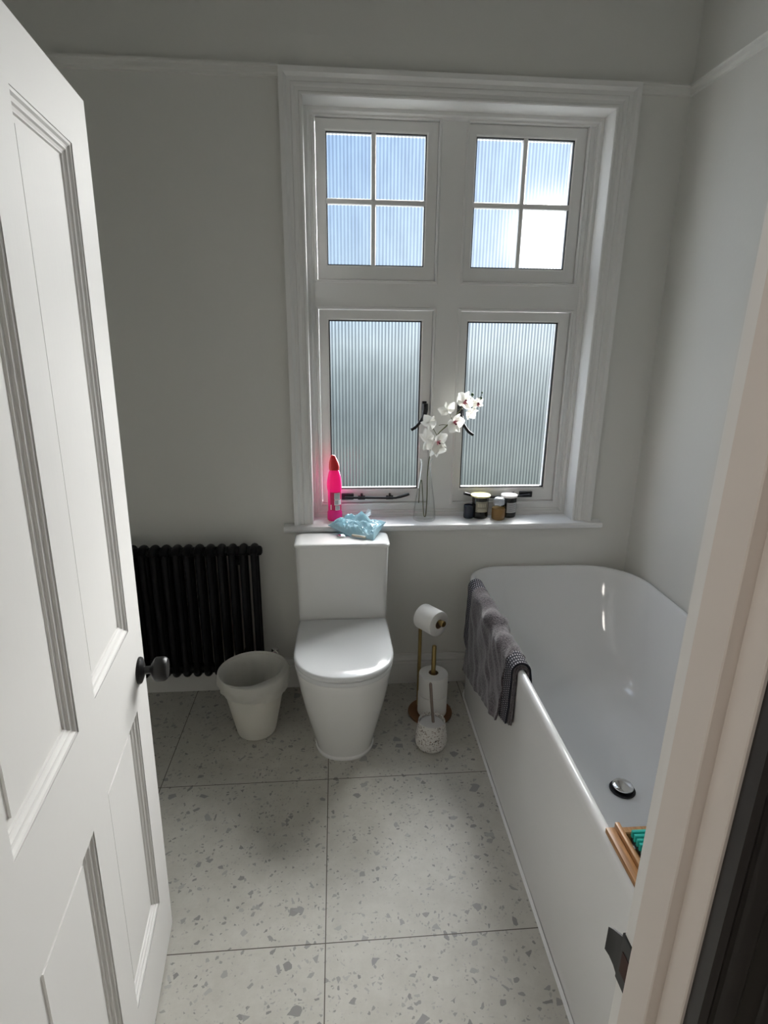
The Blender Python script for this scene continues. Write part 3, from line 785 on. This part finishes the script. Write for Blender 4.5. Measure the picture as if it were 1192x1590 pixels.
# ------------------------------------------------------------------ towel over the rim
def towel():
    y0, y1 = -.205, -.862
    NU, NV = 90, 64
    BXC = BX0
    def sect(t, off, L_out, L_in):
        """t 0..1 along cross-section from outer hem over the rim to inner hem"""
        r = .013 + off
        arc = pi * r
        total = L_out + arc + L_in; s = t * total
        cx, cz = BXC + .011, .574
        if s < L_out: return (cx - r, cz - (L_out - s), (-1, 0), (L_out - s) / L_out)
        s -= L_out
        if s < arc:
            a = pi - s / r
            return (cx + r * cos(a), cz + r * sin(a), (cos(a), sin(a)), 0)
        s -= arc
        f = s / L_in
        return (cx + r + s * .13, cz - s, (1, 0), f)
    def layer(bm, off, ua, ub, lo, li, thick, wr, mi, band=False):
        grid = []; uvl = bm.loops.layers.uv.verify()
        nu = max(2, int(NU * abs(ub - ua))); nonlocal BXC
        for a in range(nu + 1):
            u = ua + (ub - ua) * a / nu; y = y0 + (y1 - y0) * u; BXC = .5945 + BROT * (y + .86)
            Lo, Li = lo(u), li(u); col = []
            for b in range(NV + 1):
                t = b / NV
                x, z, n, h = sect(t, off, Lo, Li)
                q = Vector((y * 9, t * 2.2, off * 10))
                w = wr * (noise.noise(q) * .008 * (1 - .5 * h) + noise.noise(Vector((y * 24 - t * 9, t * 4, 3))) * .0075 + .0062 * (1 - .6 * h) * math.sin(y * 36 + t * 13 + 2 * noise.noise(Vector((y * 5, t * 2, 1)))) * math.exp(-((u - .5) / .33) ** 2))
                w = max(w, -.006)
                flare = (.022 * h * h if n[0] < 0 and h > 0 else 0) * wr
                yy = y + wr * .012 * noise.noise(Vector((t * 5, y * 7, 9))) * (0 if a in (0, nu) else 1)
                col.append(Vector((x + n[0] * w - flare, yy, z + n[1] * w)))
            grid.append(col)
        vo = [[bm.verts.new(p) for p in c] for c in grid]
        # inner skin
        vi = []
        for a, c in enumerate(grid):
            row = []
            for b, p in enumerate(c):
                BXC = .5945 + BROT * (y0 + (y1 - y0) * (ua + (ub - ua) * a / nu) + .86)
                x, z, n, h = sect(b / NV, off, lo(ua + (ub - ua) * a / nu), li(ua + (ub - ua) * a / nu))
                row.append(bm.verts.new((p.x - n[0] * thick, p.y, p.z - n[1] * thick)))
            vi.append(row)
        def face(vs, uv=None):
            f = bm.faces.new(vs); f.material_index = mi
            if uv:
                for l, q in zip(f.loops, uv): l[uvl].uv = q
        for a in range(nu):
            for b in range(NV):
                ya, yb_ = grid[a][b].y, grid[a + 1][b].y; ta, tb = b / NV * .75, (b + 1) / NV * .75
                face((vo[a][b], vo[a + 1][b], vo[a + 1][b + 1], vo[a][b + 1]), ((ya, ta), (yb_, ta), (yb_, tb), (ya, tb)))
                face((vi[a][b], vi[a][b + 1], vi[a + 1][b + 1], vi[a + 1][b]))
        for b in range(NV):
            face((vo[0][b], vo[0][b + 1], vi[0][b + 1], vi[0][b])); face((vo[nu][b], vi[nu][b], vi[nu][b + 1], vo[nu][b + 1]))
        for a in range(nu):
            face((vo[a][0], vi[a][0], vi[a + 1][0], vo[a + 1][0])); face((vo[a][NV], vo[a + 1][NV], vi[a + 1][NV], vi[a][NV]))
    lo = lambda u: (.36 - .165 * u + .003 * sin(u * 17)) if u > .12 else .34 - .5 * (.12 - u)
    li = lambda u: .10 - .02 * cos(u * 6)
    bm = bmesh.new()
    layer(bm, .0215, .125, .885, lo, li, .007, 1.0, 0)
    tw = tag(obj('towel', bm, M['towel'], None, 60), 'dark grey bath towel folded over the near rim of the bath', 'towel')
    # folded inner leaves visible at the front end
    bm = bmesh.new()
    for off, ua, ub, th in ((.0115, .12, .985, .0038), (.0065, .14, .99, .0038)):
        layer(bm, off, ua, ub, lambda u: lo(u) - .008, lambda u: .095, th, .12, 0)
    obj('inner_fold', bm, M['towel'], tw, 60)
    bm = bmesh.new(); layer(bm, .0195, .86, .975, lambda u: lo(u) - .012, li, .0055, .25, 0)
    obj('woven_band', bm, M['band'], tw, 60, label='dark ribbed band at the near end')
    bm = bmesh.new(); layer(bm, .0195, .0, .15, lambda u: .235 + .3 * u, lambda u: .06, .0055, .3, 0)
    obj('woven_band', bm, M['band'], tw, 60, label='dark ribbed band at the far end')
towel()

# ------------------------------------------------------------------ bath caddy + brush
cad = thing('bath_caddy', 'bamboo bath caddy laid across the near end of the bath', 'bath caddy', (.97, -1.56, .586)); cad.rotation_euler = (0, 0, -BROT)
z0 = .5865
for (xa, xb, ya, zt, nm) in ((.587, .606, -1.462, .013, 'end_piece'), (.607, .617, -1.458, .022, 'end_bar'), (1.295, 1.335, -1.462, .013, 'end_piece'), (1.281, 1.293, -1.458, .022, 'end_bar')):
    bm = bmesh.new(); box(bm, xa, xb, -1.66, ya, z0, z0 + zt, .002, 2); pobj(nm, bm, M['bamboo'], cad, 30)
for y in (-1.475, -1.650):
    bm = bmesh.new(); box(bm, .616, 1.286, y - .008, y + .008, z0 + .001, z0 + .018, .002, 1); pobj('side_rail', bm, M['bamboo'], cad, 30)
bm = bmesh.new()
for k in range(6):
    y = -1.633 + k * .0285
    box(bm, .616, 1.286, y - .009, y + .009, z0 + .001, z0 + .007, .001, 1)
pobj('slat_tray', bm, M['bamboo'], cad, 30)
nb = thing('scrubbing_brush', 'teal ribbed scrubbing brush lying on the bamboo caddy', 'brush', (.67, -1.52, z0 + .007)); nb.rotation_euler = (0, 0, -BROT)
bm = bmesh.new(); box(bm, .626, .700, -1.640, -1.486, z0 + .0075, z0 + .022, .004, 2); pobj('brush_back', bm, M['tealdark'], nb, 35)
bm = bmesh.new()
for k in range(15):
    y = -1.634 + k * .0102
    box(bm, .624, .702, y - .0034, y + .0034, z0 + .020, z0 + .036, .0012, 1)
pobj('bristle_rows', bm, M['teal'], nb, 30)

# ------------------------------------------------------------------ window sill things
SZ = .7945
# pink bottle
pb = thing('cleaner_bottle', 'bright pink cleaner bottle with red angled cap on the sill', 'bottle', (.036, .040, SZ))
bm = bmesh.new(); c = (.036, .040, SZ)
lathe(bm, [(0, 0), (.027, 0), (.031, .003), (.032, .010), (.0315, .038), (.029, .042), (.0285, .048), (.0285, .130), (.030, .136), (.0315, .150), (.031, .168), (.028, .192), (.0235, .212), (.0195, .222), (.018, .228), (.018, .236), (0, .236)], 40, c, sx=1.0, sy=.8)
pobj('bottle_body', bm, M['pinkbody'], pb, 45)
bm = bmesh.new()
prof = [(.0215, .224), (.0222, .236), (.0215, .246), (.019, .258), (.0145, .270), (.0105, .281), (.008, .286), (0, .2875)]
rings = lathe(bm, prof, 28, (.036, .040, SZ), sx=1, sy=.85)
for (r, z), ring in zip(prof, rings):
    for v in ring: v.co.x += -.10 * max(0, z - .246)
pobj('cap', bm, M['red'], pb, 35, label='red angled cap')
bm = bmesh.new()
def wrap(bm, a0, a1, z0, z1, r, cx, cy, sy=.8, n=10, mi=0, th=.0006):
    cols = []
    for k in range(n + 1):
        a = a0 + (a1 - a0) * k / n
        cols.append([bm.verts.new((cx + rr * cos(a), cy + rr * sy * sin(a), z)) for rr, z in ((r, z0), (r, z1), (r - th, z1), (r - th, z0))])
    for p, q in zip(cols, cols[1:]):
        for k in range(4): bm.faces.new((p[k], q[k], q[(k + 1) % 4], p[(k + 1) % 4])).material_index = mi
    bm.faces.new(cols[0]).material_index = mi; bm.faces.new(cols[-1][::-1]).material_index = mi
def W(a): return radians(a)
wrap(bm, W(232), W(345), SZ + .049, SZ + .129, .0292, .036, .040)
lb = pobj('label', bm, M['crimson'], pb, 40)
bm = bmesh.new()
for (a0, a1, za, zb) in ((268, 320, .098, .126), (268, 335, .073, .096), (276, 318, .050, .070), (234, 242, .052, .074)): wrap(bm, W(a0), W(a1), SZ + za, SZ + zb, .0297, .036, .040, n=6)
pobj('label_print', bm, M['white'], lb, 40)
bm = bmesh.new()
for q in range(5): wrap(bm, W(271), W(316), SZ + .101 + q * .005, SZ + .1035 + q * .005, .0300, .036, .040, n=6)
for q in range(3): wrap(bm, W(272), W(302), SZ + .077 + q * .006, SZ + .0805 + q * .006, .0300, .036, .040, n=6)
for q in range(3): wrap(bm, W(280), W(314), SZ + .053 + q * .006, SZ + .0565 + q * .006, .0300, .036, .040, n=6)
pobj('small_print', bm, M['greyprint'], lb, 40)

# candles etc.
def jar(name, x, y, r, h, label, cat, gmat):
    t = thing(name, label, cat, (x, y, SZ)); bm = bmesh.new()
    lathe(bm, [(0, 0), (r * .90, 0), (r * .98, .003), (r, .008), (r, h - .003), (r * .985, h), (r * .93, h), (r * .93, h - .006), (0, h - .008)], 40, (x, y, SZ)); pobj('jar_glass', bm, gmat, t, 40)
    return t
x, y = .681, .055
t = jar('candle_jar', x, y, .0365, .094, 'dark glass candle with patterned pale gold lid on the sill', 'candle', M['darkglass'])
bm = bmesh.new(); lathe(bm, [(0, .0945), (.037, .0945), (.0425, .0965), (.0435, .100), (.0425, .1035), (.037, .1045), (0, .1045)], 44, (x, y, SZ)); ld = pobj('lid', bm, M['goldlid'], t, 35)
bm = bmesh.new()
for q in range(-4, 5):
    for w_ in range(-4, 5):
        xx, yy = q * .0085 + (w_ % 2) * .0042, w_ * .0085
        if xx * xx + yy * yy < .036 ** 2: lathe(bm, [(.0024, 0), (.0024, .0006), (0, .0006)], 8, (x + xx, y + yy, SZ + .1045))
pobj('lid_pattern', bm, M['golddot'], ld, None)
bm = bmesh.new(); wrap(bm, W(225), W(318), SZ + .030, SZ + .078, .0371, x, y, sy=1); lb = pobj('label', bm, mat('antique_label', (.34, .31, .24), .6), t, 40)
bm = bmesh.new()
for q, (a0, a1) in enumerate(((240, 300), (236, 304), (244, 298))): wrap(bm, W(a0), W(a1), SZ + .034 + q * .004, SZ + .0358 + q * .004, .0375, x, y, sy=1, n=6)
for (a0, a1) in ((240, 247), (252, 258), (263, 270), (276, 282), (288, 295)): wrap(bm, W(a0), W(a1), SZ + .054, SZ + .070, .0375, x, y, sy=1, n=3)
pobj('label_print', bm, mat('label_cream_print', (.62, .58, .46), .6), lb, 40)
x, y = .812, .060
t = jar('candle_jar', x, y, .0335, .090, 'black glass candle with white lid at the right end of the sill group', 'candle', M['darkglass'])
bm = bmesh.new(); lathe(bm, [(0, .0905), (.034, .0905), (.0355, .092), (.0357, .098), (.035, .1005), (.032, .1012), (0, .1012)], 44, (x, y, SZ)); ld = pobj('lid', bm, M['whitelid'], t, 35)
bm = bmesh.new(); lathe(bm, [(.016, 0), (.024, 0), (.024, .0006), (.016, .0006)], 32, (x, y, SZ + .1012), closed=True); pobj('lid_print', bm, M['pinkprint'], ld, None)
bm = bmesh.new(); wrap(bm, W(240), W(325), SZ + .024, SZ + .070, .0341, x, y, sy=1); lb = pobj('label', bm, mat('pale_grey_label', (.50, .50, .50), .6), t, 40)
bm = bmesh.new()
for q in range(4): wrap(bm, W(256), W(308), SZ + .032 + q * .009, SZ + .0345 + q * .009, .0345, x, y, sy=1, n=6)
pobj('label_print', bm, M['greyprint'], lb, 40)
x, y = .628, .046
t = jar('votive_candle', x, y, .0225, .058, 'small navy glass votive beside the gold lidded candle', 'candle', M['navyglass'])
bm = bmesh.new(); lathe(bm, [(0, .051), (.0205, .051), (.0205, .052), (.004, .0535), (0, .0535)], 28, (x, y, SZ)); pobj('wax', bm, mat('dark_wax', (.03, .035, .05), .5), t, 35)
x, y = .756, .022
t = thing('sample_bottle', 'small amber bottle with clear faceted cap in front of black candle', 'bottle', (x, y, SZ))
bm = bmesh.new(); lathe(bm, [(0, 0), (.026, 0), (.029, .003), (.0295, .008), (.0295, .046), (.028, .050), (0, .0505)], 36, (x, y, SZ)); pobj('bottle_body', bm, M['amber'], t, 40)
bm = bmesh.new(); lathe(bm, [(.029, .0505), (.027, .058), (.020, .062), (.014, .064), (0, .064)], 36, (x, y, SZ)); pobj('shoulder', bm, M['glass'], t, 40)
bm = bmesh.new(); lathe(bm, [(0, .0645), (.018, .0645), (.025, .068), (.026, .078), (.024, .090), (.018, .096), (.012, .098), (0, .098)], 10, (x, y, SZ)); pobj('cap', bm, mat('clear_cap', (.72, .74, .77), .08, trans=.55, ior=1.3), t, 20, label='clear faceted cap')

# vase
VX, VY = .427, .030
vs = thing('glass_vase', 'clear glass carafe vase holding the orchid on the sill', 'vase', (VX, VY, SZ))
bm = bmesh.new()
lathe(bm, [(0, 0), (.044, 0), (.0485, .003), (.0495, .010), (.048, .040), (.042, .090), (.034, .140), (.027, .190), (.0225, .232), (.021, .252), (.023, .262), (.028, .268), (.029, .270), (.0275, .271), (.0215, .262), (.019, .250), (.020, .232), (.0245, .190), (.0315, .140), (.0395, .090), (.0455, .040), (.046, .012), (.042, .009), (0, .010)], 48, (VX, VY, SZ))
pobj('vase_body', bm, M['glass'], vs, 60)
orc = thing('orchid_spray', 'artificial white orchid spray with pink centres in the glass vase', 'orchid', (VX, VY, SZ + .012))
bm = bmesh.new()
FY = -.005
main = smooth_path([(.427, .030, .808), (.434, .032, .815), (.437, .031, .90), (.435, .028, 1.0), (.4385, .020, 1.062), (.448, .010, 1.127), (.470, .0, 1.176), (.510, -.004, 1.217), (.5465, -.004, 1.261), (.574, -.003, 1.294), (.607, -.002, 1.310), (.632, -.002, 1.316)], 6)
tube(bm, main, [.0024 if k < 40 else .0028 - .0012 * (k - 40) / max(1, len(main) - 40) for k in range(len(main))], 8)
# bent end of the stem inside the vase
tube(bm, smooth_path([(.427, .030, .808), (.424, .029, .82), (.419, .028, .88), (.413, .028, .955), (.409, .028, .972), (.404, .028, .955), (.402, .029, .90), (.401, .029, .87)], 5), .002, 8)
for a, b in (((.466, .0, 1.168), (.43, -.003, 1.224)), ((.505, -.004, 1.213), (.470, -.008, 1.213)), ((.525, -.004, 1.236), (.503, -.008, 1.276)), ((.445, .012, 1.112), (.424, .003, 1.142)), ((.443, .015, 1.09), (.468, .0, 1.112)), ((.5, -.004, 1.207), (.535, -.008, 1.222)), ((.57, -.003, 1.29), (.56, -.006, 1.32)), ((.62, -.002, 1.314), (.641, -.004, 1.328))):
    m_ = (Vector(a) + Vector(b)) / 2 + Vector((0, -.004, .003)); tube(bm, smooth_path([a, m_, b], 4), .0013, 6)
pobj('stem', bm, M['stem'], orc, 50)
def petal(bm, c, d, n, L, Wd, cup, twist=0):
    """petal from c along d (in the flower plane with normal n)."""
    d = d.normalized(); s = n.cross(d).normalized(); rows = []
    NL, NW = 8, 6
    for i in range(NL + 1):
        t = i / NL; w = Wd * (sin(pi * min(1, t ** .72)) ** .75) if 0 < t < 1 else (Wd * .12 if t == 0 else Wd * .05)
        row = []
        for j in range(NW + 1):
            q = 2 * j / NW - 1
            p = c + d * (L * t) + s * (w * q) + n * (cup * (t * t) * L - cup * .6 * L * (q * q) * w / Wd + .05 * L * sin(3 * q + t * 4))
            row.append(bm.verts.new(p))
        rows.append(row)
    for a, b in zip(rows, rows[1:]):
        for j in range(NW): bm.faces.new((a[j], a[j + 1], b[j + 1], b[j]))
def flower(c, nrm, R_, rot, sd, lipvis=True):
    R_ *= 1.14
    c = Vector(c); n = Vector(nrm).normalized(); up = Vector((0, 0, 1)); u = (up - n * up.dot(n)).normalized(); r_ = u.cross(n)
    def dr(a): return u * cos(radians(a + rot)) + r_ * sin(radians(a + rot))
    bm = bmesh.new(); rnd = random.Random(sd)
    for a in (0, 125, -125): petal(bm, c, dr(a), n, R_ * .95, R_ * .34, .12 + .15 * rnd.random())
    for a in (72, -72): petal(bm, c + n * .002, dr(a), n, R_ * 1.05, R_ * .58, .05 + .25 * rnd.random())
    f = pobj('flower', bm, M['petal'], orc, 60)
    if lipvis:
        bm = bmesh.new()
        petal(bm, c + n * .004, dr(180), n, R_ * .42, R_ * .16, .9)
        for a in (140, -140): petal(bm, c + n * .005, dr(a), n, R_ * .30, R_ * .11, 1.2)
        l = pobj('lip', bm, M['lip'], f, 60, label='pink flower lip')
        bm = bmesh.new(); lathe(bm, [(0, -.002), (.0035, 0), (.0042, .004), (.003, .008), (0, .010)], 10, c + n * .003 + dr(10) * .003, n); 
        bmesh.ops.translate(bm, verts=bm.verts[:], vec=-(Vector(orc.location)))
        obj('column', bm, M['liptip'], f, 50)
    return f
flower((.573, -.012, 1.312), (.35, -1, .2), .040, 25, 1)
flower((.626, -.010, 1.302), (.5, -1, -.1), .026, -20, 2)
flower((.503, -.010, 1.278), (-.5, -.6, .6), .034, -30, 3, False)
flower((.536, -.014, 1.222), (.45, -1, .05), .040, 150, 4)
flower((.430, -.008, 1.222), (-.6, -.8, .5), .034, 30, 5, False)
flower((.470, -.012, 1.143), (.55, -1, -.25), .043, 120, 6)
flower((.424, .0, 1.150), (-.7, -.6, .2), .042, 60, 7, False)
flower((.600, -.012, 1.265), (.3, -.7, -.6), .030, 60, 8, False)
flower((.470, .0, 1.110), (.3, -.8, -.5), .036, 170, 9, False)
for (bx, bz, r_) in ((.605, 1.338, .0068), (.642, 1.324, .0058), (.645, 1.346, .004)):
    bm = bmesh.new(); lathe(bm, [(0, -r_ * 1.2), (r_ * .8, -r_ * .5), (r_, 0), (r_ * .7, r_ * .8), (0, r_ * 1.2)], 12, (bx, -.004, bz))
    tube(bm, [(bx, -.004, bz - r_), (bx - .012 if bx < .62 else bx - .008, -.003, bz - .026)], .001, 6)
    pobj('bud', bm, M['bud'], orc, 50, label='dark green bud')

# crumpled blue packet on cistern lid and sill edge
pk = thing('plastic_packet', 'crumpled pale blue plastic packet lying over cistern lid and sill', 'packet', (.13, -.09, .772))
bm = bmesh.new()
A = Vector((.010, -.045, .799)); B = Vector((.090, .004, .824)); Cc = Vector((.250, -.036, .806)); D = Vector((.192, -.172, .776)); E = Vector((.100, -.126, .778))
NUx, NVx = 44, 30
top, bot = [], []
for i in range(NUx + 1):
    u = i / NUx; ru, rd = [], []
    for j in range(NVx + 1):
        v = j / NVx
        back = A.lerp(B, min(1, u / .4)) if u < .4 else B.lerp(Cc, (u - .4) / .6)
        front = A.lerp(E, min(1, u / .35)) if u < .35 else E.lerp(D, min(1, (u - .35) / .45)) if u < .8 else D.lerp(Cc, (u - .8) / .2)
        p = front.lerp(back, v)
        e = min(1, 5 * min(v, 1 - v)) * min(1, 6 * min(u, 1 - u))
        n1 = noise.noise(Vector((u * 5, v * 4, 2))); n2 = abs(noise.noise(Vector((u * 11 + v * 5, v * 8, 5)))); n3 = abs(noise.noise(Vector((u * 4 - v * 6, v * 9, 8))))
        h = e * (.008 + .010 * n1 + .016 * n2 + .015 * n3 + .010 * abs(noise.noise(Vector((u * 23 + v * 9, v * 17 - u * 8, 1))))) + .026 * math.exp(-((u - .62) ** 2 + (v - .80) ** 2) / .006)
        floor_z = (.7725 if p.y < -.052 else .7955)
        z = max(p.z + h, floor_z + .004)
        ru.append(bm.verts.new((p.x + .005 * n1, p.y + .006 * n2 * e, z))); rd.append(bm.verts.new((p.x + .005 * n1, p.y + .006 * n2 * e, max(floor_z + .0005, z - .004 - .006 * e))))
    top.append(ru); bot.append(rd)
for i in range(NUx):
    for j in range(NVx):
        bm.faces.new((top[i][j], top[i + 1][j], top[i + 1][j + 1], top[i][j + 1])); bm.faces.new((bot[i][j], bot[i][j + 1], bot[i + 1][j + 1], bot[i + 1][j]))
for i in range(NUx):
    bm.faces.new((top[i][0], bot[i][0], bot[i + 1][0], top[i + 1][0])); bm.faces.new((top[i][NVx], top[i + 1][NVx], bot[i + 1][NVx], bot[i][NVx]))
for j in range(NVx):
    bm.faces.new((top[0][j], top[0][j + 1], bot[0][j + 1], bot[0][j])); bm.faces.new((top[NUx][j], bot[NUx][j], bot[NUx][j + 1], top[NUx][j + 1]))
pobj('film', bm, M['packet'], pk, 25)
bm = bmesh.new()
for k in range(6):
    a = k / 6 * pi * 2
    c0 = Vector((.165, -.012, .826)); tip = c0 + Vector((.030 * cos(a) * (1.4 if k % 2 else .8), .016 * sin(a), .016 + .010 * sin(a * 2) - (.022 if k in (3, 4) else 0)))
    s = Vector((-sin(a), cos(a), .4)).normalized() * .009
    vsx = [bm.verts.new(c0 - s * .3), bm.verts.new(tip - s), bm.verts.new(tip + s), bm.verts.new(c0 + s * .3)]
    f = bm.faces.new(vsx); r = bmesh.ops.extrude_face_region(bm, geom=[f]); bmesh.ops.translate(bm, verts=[v for v in r['geom'] if isinstance(v, bmesh.types.BMVert)], vec=(0, .0006, .0008))
pobj('torn_seal', bm, M['packetclear'], pk, 25)
bm = bmesh.new(); tube(bm, [(.106, -.130, .7800), (.128, -.142, .7805), (.160, -.159, .7800)], .0055, 10); pobj('rolled_edge', bm, mat('cream_strip', (.62, .57, .48), .5), pk, 40, label='white rolled edge of the packet')

# ------------------------------------------------------------------ light
w = bpy.data.worlds.new('sky'); sc.world = w; w.use_nodes = True; nt = w.node_tree; nt.nodes.clear(); N = nt.nodes.new; L = nt.links.new
SUN = Vector((.324, .934, .147)).normalized()
tc = N('ShaderNodeTexCoord'); gen = tc.outputs['Generated']
sep = N('ShaderNodeSeparateXYZ'); L(gen, sep.inputs[0])
dot = N('ShaderNodeVectorMath'); dot.operation = 'DOT_PRODUCT'; L(gen, dot.inputs[0]); dot.inputs[1].default_value = SUN
rm = N('ShaderNodeMapRange'); L(sep.outputs[2], rm.inputs[0]); rm.inputs[1].default_value = -.5; rm.inputs[2].default_value = .5
cr = N('ShaderNodeValToRGB'); e = cr.color_ramp.elements
def stop(pos, col):
    s = e.new(pos); s.color = (*col, 1)
e[0].position = 0; e[0].color = (.10, .13, .12, 1); e[1].position = 1; e[1].color = (.25, .44, .80, 1)
stop(.22, (.17, .21, .205)); stop(.30, (.24, .285, .285)); stop(.37, (.21, .26, .28)); stop(.44, (.30, .37, .40)); stop(.49, (.50, .60, .66)); stop(.56, (.42, .57, .74)); stop(.70, (.34, .50, .74))
L(rm.outputs[0], cr.inputs[0])
mxd = N('ShaderNodeMath'); mxd.operation = 'MAXIMUM'; L(dot.outputs['Value'], mxd.inputs[0]); mxd.inputs[1].default_value = 0
def glow(p, amp):
    a = N('ShaderNodeMath'); a.operation = 'POWER'; L(mxd.outputs[0], a.inputs[0]); a.inputs[1].default_value = p
    b = N('ShaderNodeMath'); b.operation = 'MULTIPLY'; L(a.outputs[0], b.inputs[0]); b.inputs[1].default_value = amp; return b.outputs[0]
ad = N('ShaderNodeMath'); ad.operation = 'ADD'; L(glow(1300, 4.), ad.inputs[0]); L(glow(22, .34), ad.inputs[1])
cm = N('ShaderNodeMixRGB'); cm.blend_type = 'ADD'; cm.inputs[0].default_value = 1
gc = N('ShaderNodeMixRGB'); gc.blend_type = 'MULTIPLY'; gc.inputs[0].default_value = 1; gc.inputs[1].default_value = (1, .97, .93, 1); L(ad.outputs[0], gc.inputs[2])
L(cr.outputs[0], cm.inputs[1]); L(gc.outputs[0], cm.inputs[2])
bg = N('ShaderNodeBackground'); bg.inputs['Strength'].default_value = 1.12; L(cm.outputs[0], bg.inputs[0])
out = N('ShaderNodeOutputWorld'); L(bg.outputs[0], out.inputs[0])

def light(name, kind, loc, energy, color, **kw):
    l = bpy.data.lights.new(name, kind); l.energy = energy; l.color = color
    for k, v in kw.items(): setattr(l, k, v)
    o = bpy.data.objects.new(name, l); COL.objects.link(o); o.location = loc; return o
s = light('sun', 'SUN', (2, 6, 3), 25.0, (1, .965, .92), angle=radians(60))
d = -Vector((.50, .80, .44)).normalized(); s.rotation_euler = d.to_track_quat('-Z', 'Y').to_euler()
s = light('sky_light', 'SUN', (0, 6, 3), 6.5, (.92, .95, 1), angle=radians(150))
s.rotation_euler = (-Vector((-.40, .85, .33)).normalized()).to_track_quat('-Z', 'Y').to_euler()
for i in range(2):
    for j in range(2):
        (gx0, gx1), (gz0, gz1) = GLX[i], GLZ[j]
        p = light('window_portal', 'AREA', ((gx0 + gx1) / 2, .17, (gz0 + gz1) / 2), 1, (1, 1, 1), shape='RECTANGLE', size=gx1 - gx0, size_y=gz1 - gz0)
        p.rotation_euler = (radians(-90), 0, 0); p.data.cycles.is_portal = True
h = light('hall_fill', 'AREA', (-.95, -2.8, 2.25), 6.0, (1, .93, .86), shape='DISK', size=.4)  # unseen fill light added on the hall side to brighten jamb and bath panel
h.rotation_euler = (Vector((1.6, 1.5, -1.3))).to_track_quat('-Z', 'Y').to_euler()

# ------------------------------------------------------------------ camera
cam = bpy.data.cameras.new('camera'); co = bpy.data.objects.new('camera', cam); COL.objects.link(co); sc.camera = co
cam.sensor_fit = 'HORIZONTAL'; cam.sensor_width = 36; cam.lens = 890.89 / 1192 * 36; cam.clip_start = .02
pi_, ya, ro = .2951, .0840, .0106
fw = Vector((sin(ya) * cos(pi_), cos(ya) * cos(pi_), -sin(pi_))); r = Vector((cos(ya), -sin(ya), 0)); u = r.cross(fw)
r2 = r * cos(ro) + u * sin(ro); u2 = -r * sin(ro) + u * cos(ro)
co.matrix_world = Matrix(((r2.x, u2.x, -fw.x, .0488), (r2.y, u2.y, -fw.y, -2.3561), (r2.z, u2.z, -fw.z, 1.5581), (0, 0, 0, 1)))

# ------------------------------------------------------------------ view
sc.view_settings.view_transform = 'Standard'; sc.view_settings.look = 'None'; sc.view_settings.exposure = .34; sc.view_settings.gamma = 1
sc.view_settings.use_curve_mapping = False
cy = sc.cycles
cy.use_denoising = True; cy.max_bounces = 14; cy.diffuse_bounces = 8; cy.transparent_max_bounces = 16; cy.sample_clamp_indirect = 6.0
